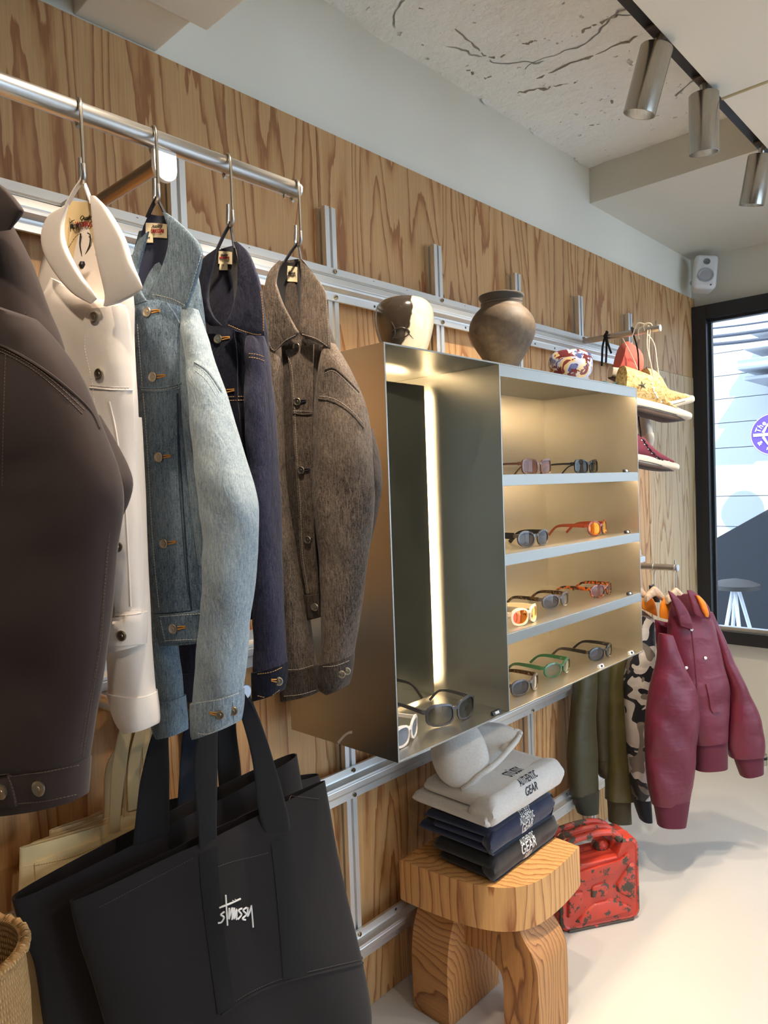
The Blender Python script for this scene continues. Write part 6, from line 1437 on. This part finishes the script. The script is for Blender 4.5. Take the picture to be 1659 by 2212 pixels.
# hood lying on top
PH = Plane((.20, 1.66, .7), 50)
hood = loft('hood', [(935, 1560, 1010, 1545, .03), (932, 1610, 1042, 1590, .07), (936, 1650, 1052, 1640, .085), (948, 1676, 1030, 1672, .075), (975, 1698, 1008, 1698, .03)], PH, HEA, b3, d=.02, n=26, seg=30, wr=wrinkle_fn(110, .007, 26, 30))
hood2 = loft('hood_opening', [(1016, 1562, 1090, 1566, .02), (1020, 1590, 1120, 1582, .04), (1036, 1620, 1104, 1610, .045), (1040, 1645, 1070, 1638, .03)], PH, HEA, b3, d=-.03, n=18, seg=26, wr=wrinkle_fn(111, .005, 26, 30))
def px3(L, d): return [PH.P(x, y, d_) for (x, y), d_ in zip(L, d)]
tube('hood_hem', crom(px3([(1122, 1588), (1112, 1604), (1096, 1622), (1078, 1642), (1058, 1660), (1034, 1676), (1012, 1694), (998, 1704)], [.0, .02, .05, .07, .095, .105, .10, .09]), 40), np.interp(np.linspace(0, 1, 40), [0, .1, .8, 1], [.007, .0085, .0085, .006]), HEA, b3, 10)
tube('hood_hem', crom(px3([(1122, 1588), (1124, 1582), (1112, 1580), (1098, 1600), (1084, 1620)], [.0, -.02, -.02, .0, .03]), 24), .007, HEA, b3, 10)

# ------------------------------------------------------------------ red jerry can
def mat_can():
    n = NT('chipped_red_paint'); c = n.coord(); f = n.noise(c, 26, 5, .7); g = n.noise(c, 7, 3)
    geo = n.add('NewGeometry').outputs['Pointiness']
    e = n.ramp(geo, [(.52, 0.0), (.58, .14)])
    w = n.math('ADD', n.math('MULTIPLY_ADD', g, .25, n.math('MULTIPLY', f, .75)), e)
    k = n.ramp(w, [(.585, 0.0), (.60, 1.0)])
    col = n.mix(k, n.mix(n.ramp(g, [(.35, 0.0), (.65, 1.0)]), lin(202, 62, 40), lin(182, 66, 54)), lin(76, 66, 54))
    n.P(Base_Color=col, Roughness=n.ramp(k, [(0, .38), (1, .7)])); n.bump(n.math('SUBTRACT', 1.0, k), .35, .0015); return n.m
CAN = mat_can()
ce_ = np.array([.54, .842, 0]); cn_ = np.array([.842, -.54, 0]); c0 = np.array([.262, 2.135, 0.0])
W_, H_, D_ = .312, .292, .125
def CP(s, t, z): return c0 + ce_ * s - cn_ * t + np.array([0, 0, z])     # s along face, t back, z up
can = empty('jerry_can', CP(W_ / 2, D_ / 2, 0), 'chipped red metal jerry can with three handles on the floor', 'jerry can')
def can_body():
    # rounded rectangle outline with a chamfered right shoulder, extruded through the depth with rounded rims
    rr = .034
    def corner(cx, cz, a0, a1): return [(cx + rr * math.cos(math.radians(a)), cz + rr * math.sin(math.radians(a))) for a in np.linspace(a0, a1, 8)]
    out = corner(rr, rr, 180, 270) + corner(W_ - rr, rr, 270, 360) + corner(W_ - rr, H_ - rr, 0, 90) + [(W_ - .06, H_), (W_ - .085, H_ - .055), (.10, H_ - .062), (.045, H_ - .058)] + corner(rr, H_ - .062 - rr, 90, 180)
    V = []; F = []; m = len(out); steps = [(0.004, .90), (0.0, .93), (.004, .98), (.014, 1.0), (D_ / 2 - .003, 1.0), (D_ / 2, 1.012), (D_ / 2 + .003, 1.0), (D_ - .014, 1.0), (D_ - .004, .98), (D_, .93)]
    cx, cz = W_ / 2, H_ / 2
    for t, k in steps:
        for s, z in out: V.append(CP(cx + (s - cx) * k, t, max(0, cz + (z - cz) * k)))
    for i in range(len(steps) - 1):
        for k in range(m): F.append((i * m + k, i * m + (k + 1) % m, (i + 1) * m + (k + 1) % m, (i + 1) * m + k))
    F.append(tuple(range(m))); F.append(tuple((len(steps) - 1) * m + k for k in range(m)))
    me = mesh('body', V, F); return fix_normals(me)
cb_ = put('body', can_body(), CAN, can); shade_auto(cb_, 35)
# pressed X ribs: raised panels on the face
def panel(pts, lift=.006, name='pressed_panel'):
    bm = bmesh.new(); A = [bm.verts.new(CP(s, .005, z)) for s, z in pts]; cx = sum(p[0] for p in pts) / len(pts); cz = sum(p[1] for p in pts) / len(pts)
    B = [bm.verts.new(CP(cx + (s - cx) * .90, -lift, cz + (z - cz) * .88)) for s, z in pts]; n = len(pts)
    bm.faces.new(B)
    for i in range(n): bm.faces.new((A[i], A[(i + 1) % n], B[(i + 1) % n], B[i]))
    bmesh.ops.bevel(bm, geom=[e for e in bm.edges], offset=.003, segments=2, affect='EDGES', profile=.5)
    return shade_auto(put(name, bm_mesh(name, bm), CAN, cb_), 50)
panel([(.045, .205), (.235, .222), (.275, .246), (.282, .226), (.215, .178), (.10, .166), (.05, .165)])
panel([(.055, .032), (.13, .086), (.20, .09), (.285, .046), (.27, .030), (.07, .024)])
panel([(.028, .050), (.030, .140), (.088, .138), (.092, .100), (.040, .052)])
panel([(.292, .075), (.292, .205), (.272, .200), (.218, .140), (.218, .112), (.276, .072)])
panel([(.118, .108), (.122, .142), (.136, .150), (.176, .152), (.190, .140), (.188, .112), (.176, .104), (.132, .102)], .004, 'pressed_badge')
for q, tx in ((( .15, .196), '-(T)1'),):
    text_on('pressed_mark', '+1', .022, CP(.16, -.0068, .195), ce_, (0, 0, 1), plain('worn_steel', lin(80, 68, 56), .7), cb_)
text_on('pressed_mark', '+', .024, CP(.154, -.0048, .128), ce_, (0, 0, 1), plain('worn_steel_dark', lin(74, 62, 52), .7), cb_)
# three carrying handles
for t in (.020, D_ / 2, D_ - .020):
    P = [CP(.040, t, H_ - .085), CP(.036, t, H_ - .02), CP(.046, t, H_ + .010), CP(.075, t, H_ + .018), CP(.15, t, H_ + .026), CP(.215, t, H_ + .020), CP(.245, t, H_ - .004)]
    tube('handle', crom(P, 40), np.interp(np.linspace(0, 1, 40), [0, .25, .8, 1], [.013, .0115, .0115, .016]), CAN, can, 12)
prism_pts = [(.03, H_ - .09), (.052, H_ - .09), (.052, H_ - .005), (.034, H_ - .005)]
bm = bmesh.new()
A = [bm.verts.new(CP(s, .010, z)) for s, z in prism_pts]; B = [bm.verts.new(CP(s, D_ - .010, z)) for s, z in prism_pts]
bm.faces.new(A); bm.faces.new(B)
for i in range(4): bm.faces.new((A[i], A[(i + 1) % 4], B[(i + 1) % 4], B[i]))
put('handle_bracket', bm_mesh('bracket', bm), CAN, can)
lathe('filler_cap', [(.030, 0), (.030, .018), (.022, .030), (.010, .034)], CP(.205, D_ * .62, H_ - .058), CAN, can, (-.15, -.2, 1), 28)
tube('weld_rim', [CP(*q) for q in [(.030, -.0015, .006), (W_ - .03, -.0015, .006)]], .004, CAN, cb_, 8)

# ------------------------------------------------------------------ speaker, door stop
spk = empty('wall_speaker', (.095, 4.20, 2.60), 'white rounded loudspeaker in the corner above the window', 'speaker')
def speaker():
    global LOCAL
    bm = bmesh.new(); box_bm(bm, (-.062, -.055, -.100), (.062, .055, .100))
    for v in bm.verts:
        if v.co.y > 0: v.co.x *= .84; v.co.z *= .86
    bmesh.ops.bevel(bm, geom=list(bm.edges), offset=.024, segments=5, affect='EDGES', profile=.5)
    LOCAL = True
    o = shade_auto(put('cabinet', bm_mesh('speaker', bm), MAT['white_plastic'], spk), 50)
    gr = plain('speaker_grille', lin(168, 168, 170), .6)
    lathe('woofer', [(.040, 0), (.041, .004), (.037, .005), (.022, -.004), (.012, -.001), (.002, .001)], (.0, -.0555, -.026), gr, spk, (0, -1, 0), 36)
    lathe('tweeter', [(.017, 0), (.017, .004), (.013, .004), (.008, -.002), (.002, .001)], (.0, -.0555, .052), plain('tweeter_grey', lin(120, 120, 122), .5), spk, (0, -1, 0), 28)
    lathe('badge', [(.004, 0), (.004, .0015)], (.030, -.0552, -.080), MAT['black_plastic'], spk, (0, -1, 0), 12)
    lathe('mount', [(.016, 0), (.016, .05)], (-.02, .05, 0), MAT['white_plastic'], spk, (-.4, 1, 0), 16)
    LOCAL = False
    spk.location = Vector((.098, 4.13, 2.645)); spk.rotation_euler = (math.radians(-12), math.radians(8), math.radians(30))
speaker()
ds = at(1649, 1652, 2, 0.0)
dst = empty('door_stop', ds, 'small steel cylinder door stop on the floor at the right edge', 'door stop')
lathe('post', [(.019, 0), (.019, .030), (.0185, .0305)], ds, MAT['steel_hook'], dst, (0, 0, 1), 28)
lathe('rubber_band', [(.0205, .0), (.0205, .014)], ds + np.array([0, 0, .0305]), MAT['black_plastic'], dst, (0, 0, 1), 28)
lathe('cap', [(.019, 0), (.019, .014), (.017, .016)], ds + np.array([0, 0, .0446]), MAT['steel_hook'], dst, (0, 0, 1), 28)

# ------------------------------------------------------------------ the street outside the window
OUT = plain('outside_concrete', lin(176, 178, 182), .9); OUTD = plain('outside_dark_slate', lin(44, 44, 48), .8)
def ob(px, py, y): return at(px, py, 1, y)
YO = 7.6
bd = empty('building', (1.5, YO, 0), 'sunlit white building with panel joints across the street', 'building')
GZ = -0.6
zs = [GZ] + [ob(1560, p, YO)[2] for p in (1235, 1190, 1137, 1072, 1022, 968, 914, 862, 812, 762)] + [5.6, 7.0]
zs = sorted(zs)
for a, b in zip(zs[:-1], zs[1:]):
    xs = [-4.0, -1.2, 1.75, 4.5, 9.0]
    for x0, x1 in zip(xs[:-1], xs[1:]): box('facade_panel', (x0 + .003, YO, a + .003), (x1 - .003, YO + .25, b - .003), OUT, bd)
# projecting boxes on the facade (stepped canopies)
for (x0, y0, x1, y1, dep) in ((1618, 690, 1720, 722, .5), (1604, 725, 1720, 756, .65), (1592, 760, 1720, 800, .8), (1606, 800, 1720, 822, .7)):
    A = ob(x0, y1, YO - dep); B = ob(x1, y0, YO - dep)
    box('canopy_step', (A[0], YO - dep, A[2]), (B[0] + .8, YO - .001, B[2]), OUT, bd, .01)
# cables
cab_m = plain('cable_grey', lin(70, 74, 84), .7)
for i, (p, q) in enumerate((((1530, 727), (1660, 708)), ((1530, 742), (1660, 728)), ((1530, 708), (1660, 690)))):
    w = tube('street_cable', crom([ob(p[0] - 60, p[1] + 8, 6.6), ob((p[0] + q[0]) / 2, (p[1] + q[1]) / 2 + 4, 6.6), ob(q[0] + 80, q[1] - 8, 6.6)], 16), (.016, .016, .008)[i], cab_m, None, 6)
    tag(w, ('upper thick street cable outside the window', 'lower thick street cable outside the window', 'thin street cable highest outside the window')[i], 'cable', 'street cables')
# round sign
ys = 6.9; sc_ = ob(1672, 938, ys); srad = abs(ob(1672, 892, ys)[2] - sc_[2])
sg = empty('round_sign', sc_, 'purple round hanging sign with white crossed emblem outside', 'sign')
lathe('disc', [(srad, 0), (srad, .05)], sc_ + np.array([0, .02, 0]), plain('sign_purple', lin(84, 58, 150), .6), sg, (0, -1, 0), 56)
SW = plain('sign_white', lin(236, 236, 244), .6)
tube('rim', [sc_ + np.array([math.cos(a) * srad * .965, -.031, math.sin(a) * srad * .965]) for a in np.linspace(0, 2 * math.pi, 56, endpoint=False)], srad * .02, SW, sg, 6, closed=True)
yf = ys - .034
bar_ = srad * .07
box('emblem_bar', (sc_[0] - srad * .85, yf - .004, sc_[2] - bar_), (sc_[0] + srad * .85, yf, sc_[2] + bar_), SW, sg)
for s_ in (1, -1):
    tube('emblem_chevron', [(sc_[0] - srad * .42, yf, sc_[2] + s_ * srad * .10), (sc_[0] - srad * .21, yf, sc_[2] + s_ * srad * .46), (sc_[0], yf, sc_[2] + s_ * srad * .10), (sc_[0] + srad * .21, yf, sc_[2] + s_ * srad * .46), (sc_[0] + srad * .42, yf, sc_[2] + s_ * srad * .10)], bar_, SW, sg, 6)
def arc_text(txt, a0, a1, rad, size, up):
    for i, ch in enumerate(txt):
        if ch == ' ': continue
        a = math.radians(a0 + (a1 - a0) * i / max(1, len(txt) - 1)); d = np.array([math.cos(a), 0, math.sin(a)])
        upv = d if up else -d; rt = np.array([math.sin(a), 0, -math.cos(a)]) * (1 if up else -1)
        text_on('sign_letter', ch, size, sc_ + np.array([0, -.036, 0]) + d * rad, rt, upv, SW, sg, 1.0, .001)
arc_text('The Cream', 160, 20, srad * .66, srad * .34, True)
arc_text('& rolls', 215, 325, srad * .68, srad * .30, False)
# dark stair parapet rising to the right, steps behind
pp = [(ob(1520, 1180, 6.3)), (ob(1700, 1075, 6.3))]
bm = bmesh.new()
prof_ = [(pp[0][0] - .6, pp[0][2] - .35), (pp[1][0] + .6, pp[1][2] + .35), (pp[1][0] + .6, GZ), (pp[0][0] - .6, GZ)]
A = [bm.verts.new((x, 6.3, z)) for x, z in prof_]; B = [bm.verts.new((x, 6.45, z)) for x, z in prof_]
bm.faces.new(A); bm.faces.new(B)
for i in range(4): bm.faces.new((A[i], A[(i + 1) % 4], B[(i + 1) % 4], B[i]))
par = put('stair_parapet', bm_mesh('parapet', bm), OUTD); tag(par, 'dark sloping stair parapet outside the window', 'parapet')
# tall bar table with splayed white legs seen through the glass
tx = ob(1588, 1262, 5.4); 
bt = empty('outdoor_table', (tx[0], 5.4, GZ), 'outdoor table with splayed white legs behind the window', 'table')
lathe('top', [(.16, 0), (.16, .03), (.10, .055), (.02, .07)], (tx[0], 5.4, tx[2] - .03), plain('table_top_dark', lin(62, 56, 52), .6), bt, (0, 0, 1), 28)
for k, (pxb) in enumerate((1570, 1582, 1598, 1618)):
    b_ = ob(pxb, 1360, 5.4 + (-.12, .12, -.12, .12)[k])
    d_ = np.array([b_[0] - tx[0], b_[1] - 5.4, b_[2] - tx[2]]); L_ = (tx[2] - GZ) / abs(d_[2])
    tube('leg', [(tx[0] + d_[0] * .15, 5.4 + d_[1] * .3, tx[2] - .03), tuple(np.array([tx[0], 5.4, tx[2]]) + d_ * L_)], .013, plain('table_leg_white', lin(226, 228, 232), .5), bt, 10)
pav = box('floor_street', (-8, -9, GZ - .1), (14, YO, GZ), plain('street_paving', lin(150, 154, 164), .8)); tag(pav, kind='structure')

# ------------------------------------------------------------------ the lamps on the track, aimed at the goods
def lamp_d(y, d, lab, pw, x=.735, z=2.706, **kw):
    return lamp((x, y, z), (x + d[0], y + d[1], z + d[2]), lab, pw, **kw)
lamp_d(1.230, (-.30, -.06, -.95), 'brushed aluminium spotlight cut by the top edge, nearest on the track', 38, size=84, blend=.6)
lamp_d(1.950, (-.31, -.01, -.95), 'tilted brushed aluminium spotlight, second from the top on the track', 40, size=84, blend=.6)
lamp_d(2.285, (-.06, .14, -.99), 'upright brushed aluminium spotlight beside the ceiling joint', 44, size=80, blend=.6)
lamp_d(2.870, (-.24, .12, -.96), 'tilted brushed aluminium spotlight at the right photo edge', 34, size=80, blend=.6)
# unseen lamps added to light the room, here and on an added track
lamp_d(.700, (-.28, .0, -.95), 'unseen spotlight added above the denim jackets', 32, size=84, blend=.6)
lamp_d(.150, (-.25, .10, -.95), 'unseen spotlight added above the brown jacket', 12, size=84, blend=.6)
added_track = box('lighting_track', (2.582, -1.6, ZP - .026), (2.617, 3.4, ZP - .001), MAT['black_metal'], None, .002)  # second track added to carry the fill lamps
tag(added_track, 'unseen black lighting track added across the shop', 'track')
for (y, aim, lab, pw) in ((-.6, (.9, .5, .4), 'first unseen spotlight added across the shop', 18), (.9, (.3, 1.2, 1.1), 'second unseen spotlight added across the shop', 18), (2.3, (.5, 2.3, .9), 'third unseen spotlight added across the shop', 18), (3.2, (2.6, 3.0, 0), 'fourth unseen spotlight added across the shop', 30)):
    lamp((2.6, y, 2.63), aim, lab, pw, size=66, blend=.6, ztrack=ZP - .026)
